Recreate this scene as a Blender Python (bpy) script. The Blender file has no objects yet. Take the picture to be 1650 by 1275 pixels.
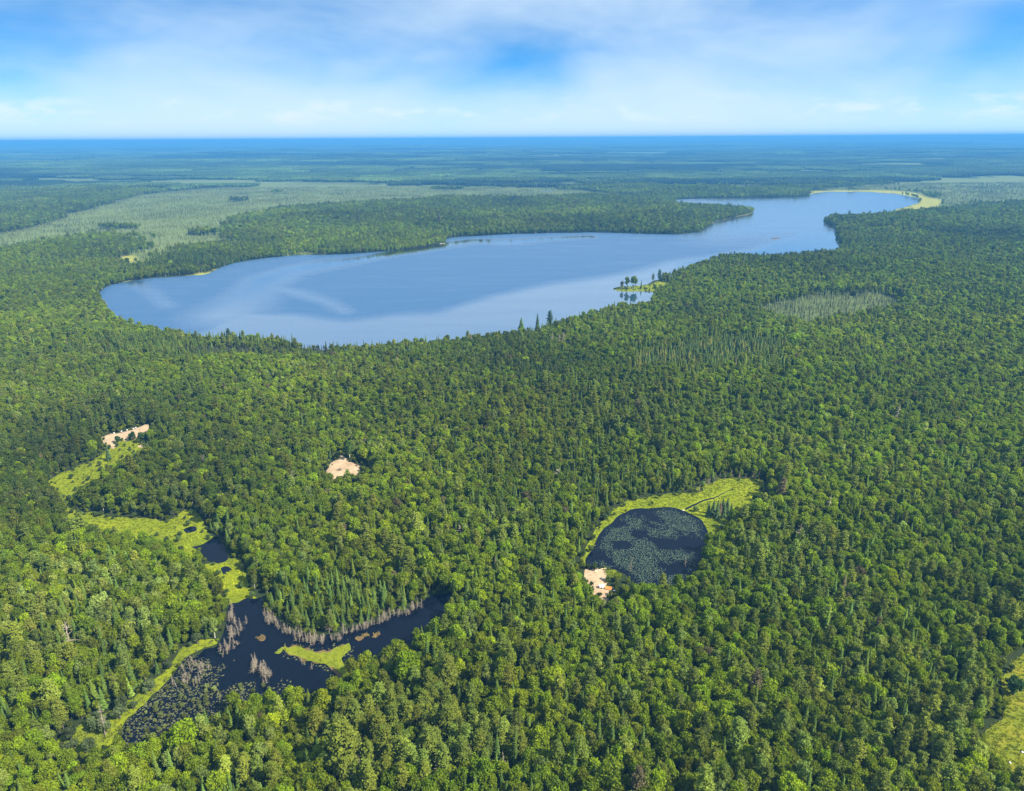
import bpy, math, random
import numpy as np
from mathutils import Matrix, Vector
from mathutils.geometry import delaunay_2d_cdt

R = math.radians
rng = np.random.default_rng(7)
random.seed(7)
scene = bpy.context.scene
COL = scene.collection

# ------------------------------------------------------------------ camera
CAM_H = 160.0
Q = CAM_H / 120.0
PITCH = R(19.68)
ROLL = R(0.35)
F = 1157.0                       # focal length in photo pixels (1650 wide)
fwd = np.array([0, math.cos(PITCH), -math.sin(PITCH)])
up0 = np.array([0, math.sin(PITCH), math.cos(PITCH)])
rt0 = np.array([1.0, 0, 0])
rt = rt0 * math.cos(ROLL) - up0 * math.sin(ROLL)
up = up0 * math.cos(ROLL) + rt0 * math.sin(ROLL)
CAM = np.array([0, 0, CAM_H])
cd = bpy.data.cameras.new('camera')
cd.sensor_width = 36.0
cd.lens = F / 1650 * 36.0
cd.clip_start = 1.0
cd.clip_end = 90000.0
co = bpy.data.objects.new('camera', cd)
COL.objects.link(co)
m = Matrix.Identity(4)
for i in range(3):
    m[i][0], m[i][1], m[i][2], m[i][3] = rt[i], up[i], -fwd[i], CAM[i]
co.matrix_world = m
scene.camera = co

# ------------------------------------------------------------------ sun, sky, exposure
SUN_AZ, SUN_EL = R(112), R(44)          # azimuth clockwise from the view direction (+Y): to the right, a little behind
sv = Vector((math.sin(SUN_AZ) * math.cos(SUN_EL), math.cos(SUN_AZ) * math.cos(SUN_EL), math.sin(SUN_EL)))
sl = bpy.data.lights.new('sun', 'SUN')
sl.energy = 5.0
sl.angle = R(0.5)
sl.color = (1.0, 0.95, 0.84)
so = bpy.data.objects.new('sun', sl)
COL.objects.link(so)
so.rotation_euler = sv.to_track_quat('Z', 'Y').to_euler()

world = bpy.data.worlds.new('World')
scene.world = world
world.use_nodes = True
nt = world.node_tree
nt.nodes.clear()


def N(t, typ, **kw):
    n = t.nodes.new(typ)
    for k, v in kw.items():
        setattr(n, k, v)
    return n


def math_node(t, op, a, b=None, c=None, clamp=False):
    n = N(t, 'ShaderNodeMath', operation=op, use_clamp=clamp)
    for i, v in enumerate((a, b, c)):
        if v is None:
            continue
        if isinstance(v, (int, float)):
            n.inputs[i].default_value = v
        else:
            t.links.new(v, n.inputs[i])
    return n.outputs[0]


def mix_col(t, fac, a, b, blend='MIX'):
    n = N(t, 'ShaderNodeMix', data_type='RGBA', blend_type=blend)
    for sock, v in ((n.inputs[0], fac), (n.inputs[6], a), (n.inputs[7], b)):
        if isinstance(v, (int, float)):
            sock.default_value = v
        elif isinstance(v, tuple):
            sock.default_value = v if len(v) == 4 else (*v, 1)
        else:
            t.links.new(v, sock)
    return n.outputs[2]


def ramp(t, fac, stops):
    n = N(t, 'ShaderNodeValToRGB')
    while len(n.color_ramp.elements) < len(stops):
        n.color_ramp.elements.new(0.5)
    for e, (p, c) in zip(n.color_ramp.elements, stops):
        e.position = p
        e.color = (c, c, c, 1) if isinstance(c, (int, float)) else (*c, 1)
    t.links.new(fac, n.inputs[0])
    return n.outputs[0]


def smooth(t, v, lo, hi):
    n = N(t, 'ShaderNodeMapRange', interpolation_type='SMOOTHSTEP')
    t.links.new(v, n.inputs[0])
    n.inputs[1].default_value = lo
    n.inputs[2].default_value = hi
    return n.outputs[0]


def noise(t, vec, scale, detail=3, rough=0.5, dist=0.0):
    n = N(t, 'ShaderNodeTexNoise')
    n.inputs['Scale'].default_value = scale
    n.inputs['Detail'].default_value = detail
    n.inputs['Roughness'].default_value = rough
    n.inputs['Distortion'].default_value = dist
    if vec is not None:
        t.links.new(vec, n.inputs['Vector'])
    return n.outputs['Fac']


tc = N(nt, 'ShaderNodeTexCoord')
sep = N(nt, 'ShaderNodeSeparateXYZ')
nt.links.new(tc.outputs['Generated'], sep.inputs[0])
zc = math_node(nt, 'MAXIMUM', sep.outputs[2], 0.0)
zl = math_node(nt, 'MULTIPLY_ADD', zc, 2.6, 0.10)
cmb = N(nt, 'ShaderNodeCombineXYZ')
nt.links.new(sep.outputs[0], cmb.inputs[0])
nt.links.new(sep.outputs[1], cmb.inputs[1])
nt.links.new(zl, cmb.inputs[2])
nrm = N(nt, 'ShaderNodeVectorMath', operation='NORMALIZE')
nt.links.new(cmb.outputs[0], nrm.inputs[0])
sky = N(nt, 'ShaderNodeTexSky', sky_type='NISHITA')
sky.sun_disc = False
sky.sun_elevation = SUN_EL
sky.sun_rotation = SUN_AZ
sky.air_density = 1.0
sky.dust_density = 0.15
sky.ozone_density = 3.0
nt.links.new(nrm.outputs[0], sky.inputs[0])
hs = N(nt, 'ShaderNodeHueSaturation')
hs.inputs['Saturation'].default_value = 1.35
hs.inputs['Value'].default_value = 1.3
nt.links.new(sky.outputs[0], hs.inputs['Color'])
# thin high cloud: soft sheets drawn out along the horizon, the same all the way round
sc_ = N(nt, 'ShaderNodeVectorMath', operation='MULTIPLY')
nt.links.new(tc.outputs['Generated'], sc_.inputs[0])
sc_.inputs[1].default_value = (1.0, 1.0, 3.0)
ofs = N(nt, 'ShaderNodeVectorMath', operation='ADD')
nt.links.new(sc_.outputs[0], ofs.inputs[0])
ofs.inputs[1].default_value = (3.1, 0.4, 0.3)
n1 = noise(nt, ofs.outputs[0], 2.3, 4, 0.5, 0.5)
n2 = noise(nt, ofs.outputs[0], 6.5, 5, 0.55, 0.4)
cl = math_node(nt, 'ADD', math_node(nt, 'MULTIPLY', n1, 0.75), math_node(nt, 'MULTIPLY', n2, 0.25))
low = smooth(nt, zc, 0.17, 0.0)                       # more cloud towards the horizon
cl = math_node(nt, 'MULTIPLY_ADD', low, 0.17, cl)
cl = math_node(nt, 'MULTIPLY_ADD', smooth(nt, zc, 0.145, 0.24), 0.36, cl)  # added veil of cloud higher than the view, whitening lake reflection and fill
cfac = math_node(nt, 'MULTIPLY', smooth(nt, cl, 0.35, 0.78), 0.76)
# a row of small puffs low over the horizon
sc2 = N(nt, 'ShaderNodeVectorMath', operation='MULTIPLY')
nt.links.new(tc.outputs['Generated'], sc2.inputs[0])
sc2.inputs[1].default_value = (1.0, 1.0, 3.2)
pf = smooth(nt, noise(nt, sc2.outputs[0], 17, 5, 0.6), 0.50, 0.68)
band = math_node(nt, 'MULTIPLY', smooth(nt, zc, 0.012, 0.028), smooth(nt, zc, 0.06, 0.03))
pfac = math_node(nt, 'MULTIPLY', math_node(nt, 'MULTIPLY', pf, band), 0.45)
CLOUD = (4.9, 6.0, 7.0)
blue = mix_col(nt, 1.0, hs.outputs[0], (0.74, 1.20, 1.18), 'MULTIPLY')
c1 = mix_col(nt, cfac, blue, CLOUD)
c1 = mix_col(nt, math_node(nt, 'MULTIPLY', smooth(nt, zc, 0.09, 0.0), 0.65), c1, (5.3, 6.2, 7.0))
c2 = mix_col(nt, pfac, c1, (6.4, 6.8, 7.2))
bg = N(nt, 'ShaderNodeBackground')
bg.inputs['Strength'].default_value = 0.07
nt.links.new(c2, bg.inputs['Color'])
wo = N(nt, 'ShaderNodeOutputWorld')
nt.links.new(bg.outputs[0], wo.inputs['Surface'])

vs = scene.view_settings
vs.view_transform = 'Standard'
vs.look = 'None'
vs.exposure = 1.15
vs.gamma = 1.0
vs.use_curve_mapping = False
scene.render.engine = 'CYCLES'
cy = scene.cycles
cy.use_denoising = True
cy.max_bounces = 5
cy.diffuse_bounces = 2
cy.glossy_bounces = 2
cy.transmission_bounces = 2
cy.volume_bounces = 0
cy.transparent_max_bounces = 4


# ------------------------------------------------------------------ projection
def unproject(px, py, h=0.0):
    d = fwd * F + (px - 825) * rt - (py - 637.5) * up
    t = (h - CAM_H) / d[2]
    return CAM[:2] + d[:2] * t


def project(x, y, z):
    d = np.stack([x, y, np.full_like(x, 0) + z - CAM_H], -1)
    w = d @ fwd
    return 825 + F * (d @ rt) / w, 637.5 - F * (d @ up) / w, w


# ------------------------------------------------------------------ noise
def _hash(i, j, seed):
    h = (i * 374761393 + j * 668265263 + seed * 1442695041) & 0xFFFFFFFF
    h = ((h ^ (h >> 13)) * 1274126177) & 0xFFFFFFFF
    return ((h ^ (h >> 16)) & 0xFFFF) / 65535.0


def vnoise(x, y, seed=0):
    x = np.asarray(x, float)
    y = np.asarray(y, float)
    i = np.floor(x).astype(np.int64)
    j = np.floor(y).astype(np.int64)
    u = x - i
    v = y - j
    u = u * u * (3 - 2 * u)
    v = v * v * (3 - 2 * v)
    a, b = _hash(i, j, seed), _hash(i + 1, j, seed)
    c, d = _hash(i, j + 1, seed), _hash(i + 1, j + 1, seed)
    return (a * (1 - u) + b * u) * (1 - v) + (c * (1 - u) + d * u) * v


def fbm(x, y, seed=0, oct=3):
    s, a, t = 0, 1.0, 0
    for o in range(oct):
        s = s + a * vnoise(np.asarray(x) * 2 ** o, np.asarray(y) * 2 ** o, seed + o * 17)
        t += a
        a *= 0.5
    return s / t


def sstep(v, lo, hi):
    t = np.clip((v - lo) / (hi - lo), 0, 1)
    return t * t * (3 - 2 * t)


# ------------------------------------------------------------------ outlines read from the photograph
RAW = {}


def outline(pts, jitter=1.2, n=5, seed=1):
    P = []
    for p in pts:
        h = p[2] * 0.8 if len(p) > 2 else 0.0
        P.append(unproject(p[0], p[1], h))
    P = np.array(P)
    k = len(P)
    out = []
    for i in range(k):
        p0, p1, p2, p3 = P[i - 1], P[i], P[(i + 1) % k], P[(i + 2) % k]
        L = np.linalg.norm(p2 - p1)
        for j in range(n):
            t = j / n
            q = 0.5 * (2 * p1 + (p2 - p0) * t + (2 * p0 - 5 * p1 + 4 * p2 - p3) * t * t + (3 * p1 - p0 - 3 * p2 + p3) * t ** 3)
            lin = p1 * (1 - t) + p2 * t
            q = q * 0.6 + lin * 0.4
            out.append(q)
    out = np.array(out)
    d = np.linalg.norm(out, axis=1) / 250 * 0.6
    jitter = jitter * 1.6
    out[:, 0] += (vnoise(out[:, 0] / (4 * d), out[:, 1] / (4 * d), seed) - 0.5) * 2 * jitter * d
    out[:, 1] += (vnoise(out[:, 0] / (4 * d), out[:, 1] / (4 * d), seed + 5) - 0.5) * 2 * jitter * d * 1.5
    RAW[id(out)] = np.array([(p[0], p[1]) for p in pts], float)
    return out


def inside(poly, x, y):
    res = np.zeros(np.shape(x), bool)
    bx0, by0 = poly.min(0)
    bx1, by1 = poly.max(0)
    sel = (x >= bx0) & (x <= bx1) & (y >= by0) & (y <= by1)
    if not sel.any():
        return res
    xs, ys = x[sel], y[sel]
    r = np.zeros(xs.shape, bool)
    n = len(poly)
    for i in range(n):
        x1, y1 = poly[i]
        x2, y2 = poly[(i + 1) % n]
        if y1 == y2:
            continue
        c = ((y1 > ys) != (y2 > ys)) & (xs < (x2 - x1) * (ys - y1) / (y2 - y1) + x1)
        r ^= c
    res[sel] = r
    return res


def edge_dist(poly, x, y):
    best = np.full(np.shape(x), 1e9)
    n = len(poly)
    for i in range(n):
        a = poly[i]
        b = poly[(i + 1) % n]
        ab = b - a
        L2 = ab @ ab + 1e-9
        t = np.clip(((x - a[0]) * ab[0] + (y - a[1]) * ab[1]) / L2, 0, 1)
        dx = x - a[0] - t * ab[0]
        dy = y - a[1] - t * ab[1]
        best = np.minimum(best, dx * dx + dy * dy)
    return np.sqrt(best)


H = 11
LAKE = outline([(163, 478), (172, 463), (208, 453), (270, 447), (330, 443), (352, 433), (392, 421), (470, 412), (560, 410), (650, 403),
                (714, 394), (724, 384), (830, 377.5), (950, 375), (1090, 378), (1130, 374), (1152, 358), (1205, 346), (1216, 341),
                (1214, 336, 8), (1190, 331, H), (1140, 328, H), (1092, 325.5, H), (1090, 322), (1180, 319), (1296, 317), (1308, 312.5), (1340, 309.5),
                (1400, 309.5), (1446, 313), (1482, 321), (1474, 329), (1446, 337), (1440, 343, 6), (1390, 344, H), (1345, 345, H), (1330, 352),
                (1328, 359), (1346, 366), (1350, 378), (1358, 392), (1352, 399, H), (1300, 403, H), (1250, 408, H), (1170, 407, H), (1100, 429, H), (1062, 439, H), (1054, 452),
                (1046, 458), (1030, 462), (1008, 462), (992, 464), (990, 467), (1004, 469), (1030, 469), (1054, 470), (1054, 476, 4), (1048, 482, H), (1000, 486, H), (960, 497, H), (900, 513, H), (870, 521, H), (830, 529, H), (790, 534, H),
                (740, 539, H), (690, 542, H), (600, 549, H), (550, 548, H), (510, 547, H), (440, 537, H), (390, 533, H), (330, 534, H),
                (280, 528, H), (215, 517, H), (180, 501, H)], jitter=0.7, n=4)
POND_A = outline([(369, 973), (392, 967), (416, 966), (431, 990), (459, 1013), (506, 1027), (543, 1021), (581, 1007), (645, 988), (686, 966), (731, 954),
                  (716, 966, 9), (675, 994, 10), (649, 1020, 10), (592, 1052, 7), (558, 1070, 6), (530, 1089, 9), (491, 1102, 5), (438, 1112, 2), (363, 1136, 2),
                  (318, 1158, 3), (273, 1174, 3), (224, 1188, 3), (186, 1199, 2), (205, 1159), (235, 1137), (261, 1110), (299, 1065), (325, 1050), (355, 1039), (366, 1005)], seed=3)
POND_B = outline([(308, 882), (327, 877), (347, 866), (360, 878), (369, 899), (362, 906), (347, 910), (334, 902), (324, 888)], 0.6, seed=4)
POOL_1 = outline([(297, 853), (306, 849), (316, 851), (315, 857), (303, 859)], 0.5, seed=5)
POOL_2 = outline([(356, 917), (366, 914), (373, 918), (366, 924), (361, 928)], 0.5, seed=6)
POND_C = outline([(944, 902), (955, 884), (965, 860), (983, 842), (1001, 827), (1032, 818), (1080, 819), (1111, 827), (1132, 839), (1144, 862), (1138, 880),
                  (1119, 903, 8), (1101, 919, 9), (1068, 926, 9), (1032, 930, 7), (1001, 921), (975, 917), (958, 917), (945, 918)], 0.8, seed=7)
FAR_POOL = outline([(872, 308), (884, 305.5), (892, 306.5), (884, 309)], 0.2, seed=8)

MEADOW_C = outline([(936, 900), (954, 868), (962, 850), (978, 832), (1006, 809), (1062, 799), (1117, 796), (1132, 779), (1168, 771), (1224, 772), (1229, 798),
                    (1214, 815, 5), (1183, 818, 3), (1170, 838), (1172, 853), (1150, 868), (1138, 860), (1090, 850), (1000, 850), (965, 885), (950, 912)], seed=11)
MEADOW_L = outline([(160, 736), (176, 718), (208, 706), (236, 708), (240, 722), (205, 735, 4), (178, 752, 3), (160, 768, 4), (128, 786, 3), (120, 806), (128, 822), (170, 832), (225, 834), (262, 838), (284, 836), (288, 826), (306, 822),
                    (318, 836), (330, 858), (350, 866), (348, 874), (310, 890), (284, 884, 4), (268, 866, 4), (225, 858, 5), (170, 853, 4), (118, 842, 3), (104, 812), (88, 792), (80, 774), (100, 762), (136, 748)], seed=12)
MEADOW_M = outline([(333, 908), (347, 906), (368, 900), (385, 906), (396, 930), (408, 956), (416, 967), (392, 970), (369, 975), (362, 950), (352, 930), (336, 918)], seed=13)
MEADOW_R = outline([(1700, 1030), (1650, 1050), (1628, 1070), (1614, 1093), (1616, 1134), (1612, 1159), (1590, 1174), (1586, 1206, 2), (1620, 1230, 4), (1650, 1243, 4), (1720, 1258, 4), (1820, 1230), (1830, 1120)], seed=14)
BANK_A = outline([(150, 1215), (178, 1200), (205, 1159), (235, 1135), (262, 1106), (299, 1062), (325, 1048), (352, 1036), (340, 1030), (300, 1042), (275, 1070), (240, 1104), (205, 1130), (170, 1150), (120, 1172), (90, 1200), (96, 1222)], seed=15)
SPIT = outline([(990, 468), (1000, 463), (1020, 461.5), (1045, 459), (1060, 454), (1082, 455, 2), (1078, 466), (1056, 471), (1030, 470), (1004, 470)], 0.3, seed=16)
SAND_C = outline([(942, 917), (950, 920), (958, 917), (976, 917), (979, 934), (976, 944), (988, 952), (983, 964), (974, 971), (969, 979, 1), (961, 975, 1), (966, 964), (954, 958), (958, 950), (944, 943), (940, 934)], 0.4, seed=17)
SAND_B = outline([(527, 757), (533, 747), (544, 741), (551, 731), (554, 736), (565, 744), (573, 748), (579, 752), (579, 760, 3), (571, 765, 3), (556, 765, 3), (545, 768, 3), (536, 770, 3), (527, 764, 2)], 0.4, seed=18)
SAND_A = outline([(162, 706), (176, 700), (190, 698), (213, 693), (229, 687), (240, 683), (240, 693, 2), (230, 701, 2), (206, 707, 2), (192, 710), (181, 718, 3), (170, 714, 3)], 0.4, seed=19)
SAND_2 = outline([(78, 571), (85, 572), (95, 580), (88, 580)], 0.4, seed=20)
SAND_3 = outline([(176, 638), (181, 637), (185, 645), (179, 645)], 0.3, seed=21)
SAND_4 = outline([(222, 718), (236, 716), (238, 720), (226, 722)], 0.3, seed=22)
GRASS_C = outline([(974, 919), (984, 916.5), (993, 920), (994, 928), (984, 931), (976, 928)], 0.3, seed=23)
MAT_A = outline([(460, 1044), (480, 1043), (506, 1051), (521, 1054), (540, 1045), (559, 1041), (562, 1050), (547, 1063), (560, 1082), (548, 1090), (534, 1075), (506, 1067), (476, 1058)], 1.1, 12, seed=24)
MAT_B = outline([(440, 1053), (449, 1045), (456, 1042), (452, 1050), (446, 1054)], 1.1, 12, seed=25)
MAT_C = outline([(418, 1028), (424, 1025), (428, 1029), (426, 1035), (420, 1033)], 1.1, 12, seed=26)
MAT_D = outline([(570, 1031), (580, 1026), (592, 1023), (596, 1026), (584, 1031), (574, 1035)], 1.1, 12, seed=27)
MAT_E = outline([(598, 1024), (606, 1019), (612, 1022), (602, 1027)], 1.1, 12, seed=28)
ISLET = outline([(1240, 384.4), (1248, 383.4), (1258, 384), (1250, 385.4)], 0.2, seed=29)

BOGS = [outline(p, 2.0, 4, seed=40 + i) for i, p in enumerate([
    [(-150, 400), (-60, 385), (40, 368), (130, 340), (210, 318), (300, 305), (420, 300), (560, 298), (720, 299), (880, 303), (980, 312), (900, 320), (740, 323), (560, 331),
     (440, 342), (390, 352), (350, 375), (400, 392), (470, 408), (560, 408), (470, 414), (440, 408), (380, 396), (310, 400), (240, 425), (200, 448), (185, 440), (215, 405), (235, 392), (150, 383), (60, 398), (20, 404), (-100, 425)],
    [(1310, 309), (1420, 296), (1500, 290), (1620, 285), (1760, 285), (1760, 318), (1650, 330), (1560, 340), (1520, 345), (1440, 342), (1500, 325), (1470, 310)],
    [(1228, 500), (1290, 481), (1370, 471), (1430, 473), (1468, 484, 9), (1400, 496, 11), (1340, 505, 11), (1280, 509, 11)],
    [(880, 306), (900, 298), (930, 292), (935, 300), (925, 310), (1000, 314), (1060, 320), (1000, 320), (920, 314)],
    [(1010, 300), (1150, 297), (1300, 300), (1240, 305), (1100, 305)],
    [(1000, 620), (1040, 590), (1180, 560), (1280, 565), (1270, 590), (1150, 615), (1060, 620)],
    [(280, 572), (400, 560), (560, 566), (540, 580), (420, 588), (310, 590)],
])]
YELLOW = [outline(p, 0.6, 4, seed=60 + i) for i, p in enumerate([
    [(1304, 314), (1312, 308), (1400, 307), (1460, 309), (1512, 322), (1508, 334), (1478, 344), (1438, 347), (1444, 338), (1474, 329), (1482, 321), (1446, 313), (1400, 310), (1340, 310)],
    [(190, 458), (250, 447), (300, 444), (340, 438), (346, 434), (358, 430), (350, 436), (335, 445), (270, 448), (210, 454)],
    [(-60, 414), (10, 411), (36, 415), (24, 424), (-60, 430)],
    [(180, 428), (205, 412), (222, 415), (215, 425)],
    [(900, 313), (960, 316), (1040, 319), (1030, 321), (960, 319), (905, 315)],
    [(1150, 358), (1210, 345), (1218, 341), (1216, 346), (1160, 362)],
])]
WATERS = [LAKE, POND_A, POND_B, POOL_1, POOL_2, POND_C]
MEADOWS = [MEADOW_C, MEADOW_L, MEADOW_M, MEADOW_R, BANK_A, SPIT]
SANDS = [SAND_A, SAND_B, SAND_C, SAND_2, SAND_3, SAND_4]

# ------------------------------------------------------------------ terrain height
GX0, GY0, GD = -2600.0, 50.0, 13.0
gx = np.arange(GX0, 2600.1, GD)
gy = np.arange(GY0, 3200.1, GD)
GXX, GYY = np.meshgrid(gx, gy)
zd = np.full(GXX.shape, 1e9)
for P_ in WATERS + MEADOWS + SANDS + BOGS[:5]:
    d_ = edge_dist(P_[::2] if len(P_) > 60 else P_, GXX, GYY)
    d_[inside(P_, GXX, GYY)] = 0
    zd = np.minimum(zd, d_)


def zone_dist(x, y):
    fx = np.clip((x - GX0) / GD, 0, len(gx) - 1.001)
    fy = np.clip((y - GY0) / GD, 0, len(gy) - 1.001)
    i = fx.astype(int)
    j = fy.astype(int)
    u, v = fx - i, fy - j
    z = (zd[j, i] * (1 - u) + zd[j, i + 1] * u) * (1 - v) + (zd[j + 1, i] * (1 - u) + zd[j + 1, i + 1] * u) * v
    return z


def height(x, y):
    x = np.asarray(x, float)
    y = np.asarray(y, float)
    r = np.hypot(x, y)
    near = sstep(zone_dist(x, y), 12, 110) * 15.0 * fbm(x / 130 + 3.3, y / 130 + 8.1, 5, 2) ** 1.3
    far = sstep(r, 2900, 6500) * 60 * fbm(x / 1300, y / 700, 9, 4) ** 1.4 + sstep(r, 8000, 24000) * 125 * fbm(x / 4200 + 4, y / 2600, 12, 3) ** 1.5
    return near * sstep(r, 3400, 2500) + far


def far_bog(x, y):
    r = np.hypot(x, y)
    return sstep(fbm(x / 900 + 1.7, y / 420 + 2.2, 31, 3), 0.64, 0.74) * sstep(r, 2550, 3000) * sstep(r, 12000, 5000)


def bog_in(P_, x, y):
    wx = (fbm(x / 40, y / 40, 201, 3) - .5) * 110 + (_hash((x * 7).astype(np.int64), (y * 7).astype(np.int64), 3) - .5) * 40
    wy = (fbm(x / 40, y / 40, 211, 3) - .5) * 190 + (_hash((x * 7).astype(np.int64), (y * 7).astype(np.int64), 4) - .5) * 90
    k = (0.5 if P_ is BOGS[0] else 1.0) if P_ is not BOGS[2] and P_ is not BOGS[5] and P_ is not BOGS[6] else (0.28 if P_ is BOGS[2] else 0.15)
    wood = fbm(x / 190 + 9, y / 110 + 4, 231, 3) > (0.77 if P_ is BOGS[0] else 2)
    return inside(P_, x + wx * k, y + wy * k) & ~wood


def bogness(x, y):
    b = far_bog(x, y)
    for P_ in BOGS:
        b = np.maximum(b, bog_in(P_, x, y) * (0.3 if P_ is BOGS[5] or P_ is BOGS[6] else 0.6 if P_ is BOGS[2] else 1.0))
    return b


# ------------------------------------------------------------------ materials
def new_mat(name):
    m_ = bpy.data.materials.new(name)
    m_.use_nodes = True
    t = m_.node_tree
    b = t.nodes['Principled BSDF']
    return m_, t, b


def foliage_mat(name, trans=0.25, rough=0.55, spread=0.35):
    m_, t, b = new_mat(name)
    a = N(t, 'ShaderNodeAttribute', attribute_type='INSTANCER', attribute_name='tint')
    g = N(t, 'ShaderNodeNewGeometry')
    k = math_node(t, 'MULTIPLY_ADD', g.outputs['Random Per Island'], 2 * spread, 1 - spread)
    v = N(t, 'ShaderNodeVectorMath', operation='SCALE')
    t.links.new(a.outputs['Vector'], v.inputs[0])
    t.links.new(k, v.inputs['Scale'])
    t.links.new(v.outputs[0], b.inputs['Base Color'])
    b.inputs['Roughness'].default_value = rough
    b.inputs['Specular IOR Level'].default_value = 0.06
    tr = N(t, 'ShaderNodeBsdfTranslucent')
    w = N(t, 'ShaderNodeVectorMath', operation='MULTIPLY')
    t.links.new(v.outputs[0], w.inputs[0])
    w.inputs[1].default_value = (1.1, 1.25, 0.5)
    t.links.new(w.outputs[0], tr.inputs['Color'])
    mx = N(t, 'ShaderNodeMixShader')
    mx.inputs[0].default_value = trans
    t.links.new(b.outputs[0], mx.inputs[1])
    t.links.new(tr.outputs[0], mx.inputs[2])
    t.links.new(mx.outputs[0], t.nodes['Material Output'].inputs['Surface'])
    return m_


def plain_mat(name, col, rough=0.8, var=0.25, scale=3.0, metal=0.0):
    m_, t, b = new_mat(name)
    tcn = N(t, 'ShaderNodeTexCoord')
    n_ = noise(t, tcn.outputs['Object'], scale, 4, 0.6)
    lo = tuple(c * (1 - var) for c in col)
    hi = tuple(min(1, c * (1 + var)) for c in col)
    t.links.new(ramp(t, n_, [(0.3, lo), (0.7, hi)]), b.inputs['Base Color'])
    b.inputs['Roughness'].default_value = rough
    b.inputs['Metallic'].default_value = metal
    return m_


M_LEAF = foliage_mat('broadleaf_foliage', 0.38)
M_NEEDLE = foliage_mat('needle_foliage', 0.12, 0.65, 0.3)
M_GRASS = foliage_mat('sedge_blades', 0.3, 0.6, 0.3)
M_BARK = plain_mat('bark_brown', (0.10, 0.08, 0.06), 0.9, 0.3, 4)
M_BIRCH = plain_mat('bark_pale', (0.50, 0.47, 0.42), 0.8, 0.35, 5)
M_DEAD = plain_mat('dead_wood', (0.28, 0.225, 0.155), 0.9, 0.3, 1.5)
M_FAR = foliage_mat('far_canopy', 0.1, 0.7, 0.45)

# ground
M_GROUND, t, b = new_mat('ground_earth')
a = N(t, 'ShaderNodeAttribute', attribute_type='GEOMETRY', attribute_name='gcol')
tcn = N(t, 'ShaderNodeTexCoord')
k1 = noise(t, tcn.outputs['Object'], 0.05, 6, 0.65)
k2 = noise(t, tcn.outputs['Object'], 0.6, 4, 0.6)
kk = math_node(t, 'ADD', math_node(t, 'MULTIPLY', k1, 0.9), math_node(t, 'MULTIPLY_ADD', k2, 0.7, 0.2))
v = N(t, 'ShaderNodeVectorMath', operation='SCALE')
t.links.new(a.outputs['Vector'], v.inputs[0])
t.links.new(kk, v.inputs['Scale'])
t.links.new(v.outputs[0], b.inputs['Base Color'])
b.inputs['Roughness'].default_value = 0.95
b.inputs['Specular IOR Level'].default_value = 0.1


def sheet_mat(name, c_lo, c_mid, c_hi, s1=0.12, s2=0.9, bump=0.3):
    m_, t, b = new_mat(name)
    tcn = N(t, 'ShaderNodeTexCoord')
    f1 = noise(t, tcn.outputs['Object'], s1, 4, 0.6, 0.6)
    f2 = noise(t, tcn.outputs['Object'], s2, 5, 0.65)
    f = math_node(t, 'ADD', math_node(t, 'MULTIPLY', f1, 0.6), math_node(t, 'MULTIPLY', f2, 0.4))
    t.links.new(ramp(t, f, [(0.32, c_lo), (0.5, c_mid), (0.68, c_hi)]), b.inputs['Base Color'])
    b.inputs['Roughness'].default_value = 0.95
    b.inputs['Specular IOR Level'].default_value = 0.1
    bp = N(t, 'ShaderNodeBump')
    bp.inputs['Strength'].default_value = bump
    bp.inputs['Distance'].default_value = 0.5
    t.links.new(f2, bp.inputs['Height'])
    t.links.new(bp.outputs[0], b.inputs['Normal'])
    return m_


M_MEADOW = sheet_mat('sedge_meadow', (0.08, 0.11, 0.006), (0.155, 0.185, 0.006), (0.25, 0.265, 0.008), 0.07)
M_MAT = sheet_mat('floating_sedge', (0.09, 0.12, 0.010), (0.15, 0.175, 0.010), (0.21, 0.225, 0.015), 0.4, 1.5)
M_MUD = sheet_mat('brown_peat', (0.07, 0.05, 0.022), (0.12, 0.08, 0.035), (0.18, 0.13, 0.05), 0.4, 1.5)
M_SAND = sheet_mat('sandy_soil', (0.27, 0.18, 0.10), (0.39, 0.275, 0.165), (0.50, 0.37, 0.24), 0.10, 0.7, 0.6)
M_DRYGRASS = sheet_mat('dry_clearing', (0.09, 0.12, 0.008), (0.15, 0.165, 0.010), (0.24, 0.19, 0.018), 0.09, 0.8)

# lake and ponds
M_LAKE, t, b = new_mat('lake_water')
a = N(t, 'ShaderNodeAttribute', attribute_type='GEOMETRY', attribute_name='calm')
tcn = N(t, 'ShaderNodeTexCoord')
mp = N(t, 'ShaderNodeMapping')
mp.inputs['Rotation'].default_value = (0, 0, R(12))
mp.inputs['Scale'].default_value = (0.25, 1.0, 1.0)
t.links.new(tcn.outputs['Object'], mp.inputs[0])
st = noise(t, mp.outputs[0], 0.035, 5, 0.62, 0.8)
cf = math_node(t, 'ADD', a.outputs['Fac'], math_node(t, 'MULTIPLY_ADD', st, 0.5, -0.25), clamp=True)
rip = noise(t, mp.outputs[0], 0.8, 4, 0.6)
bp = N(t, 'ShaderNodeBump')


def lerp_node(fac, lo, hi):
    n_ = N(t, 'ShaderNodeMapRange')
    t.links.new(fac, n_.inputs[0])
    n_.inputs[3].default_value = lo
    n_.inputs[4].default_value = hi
    return n_.outputs[0]


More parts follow.
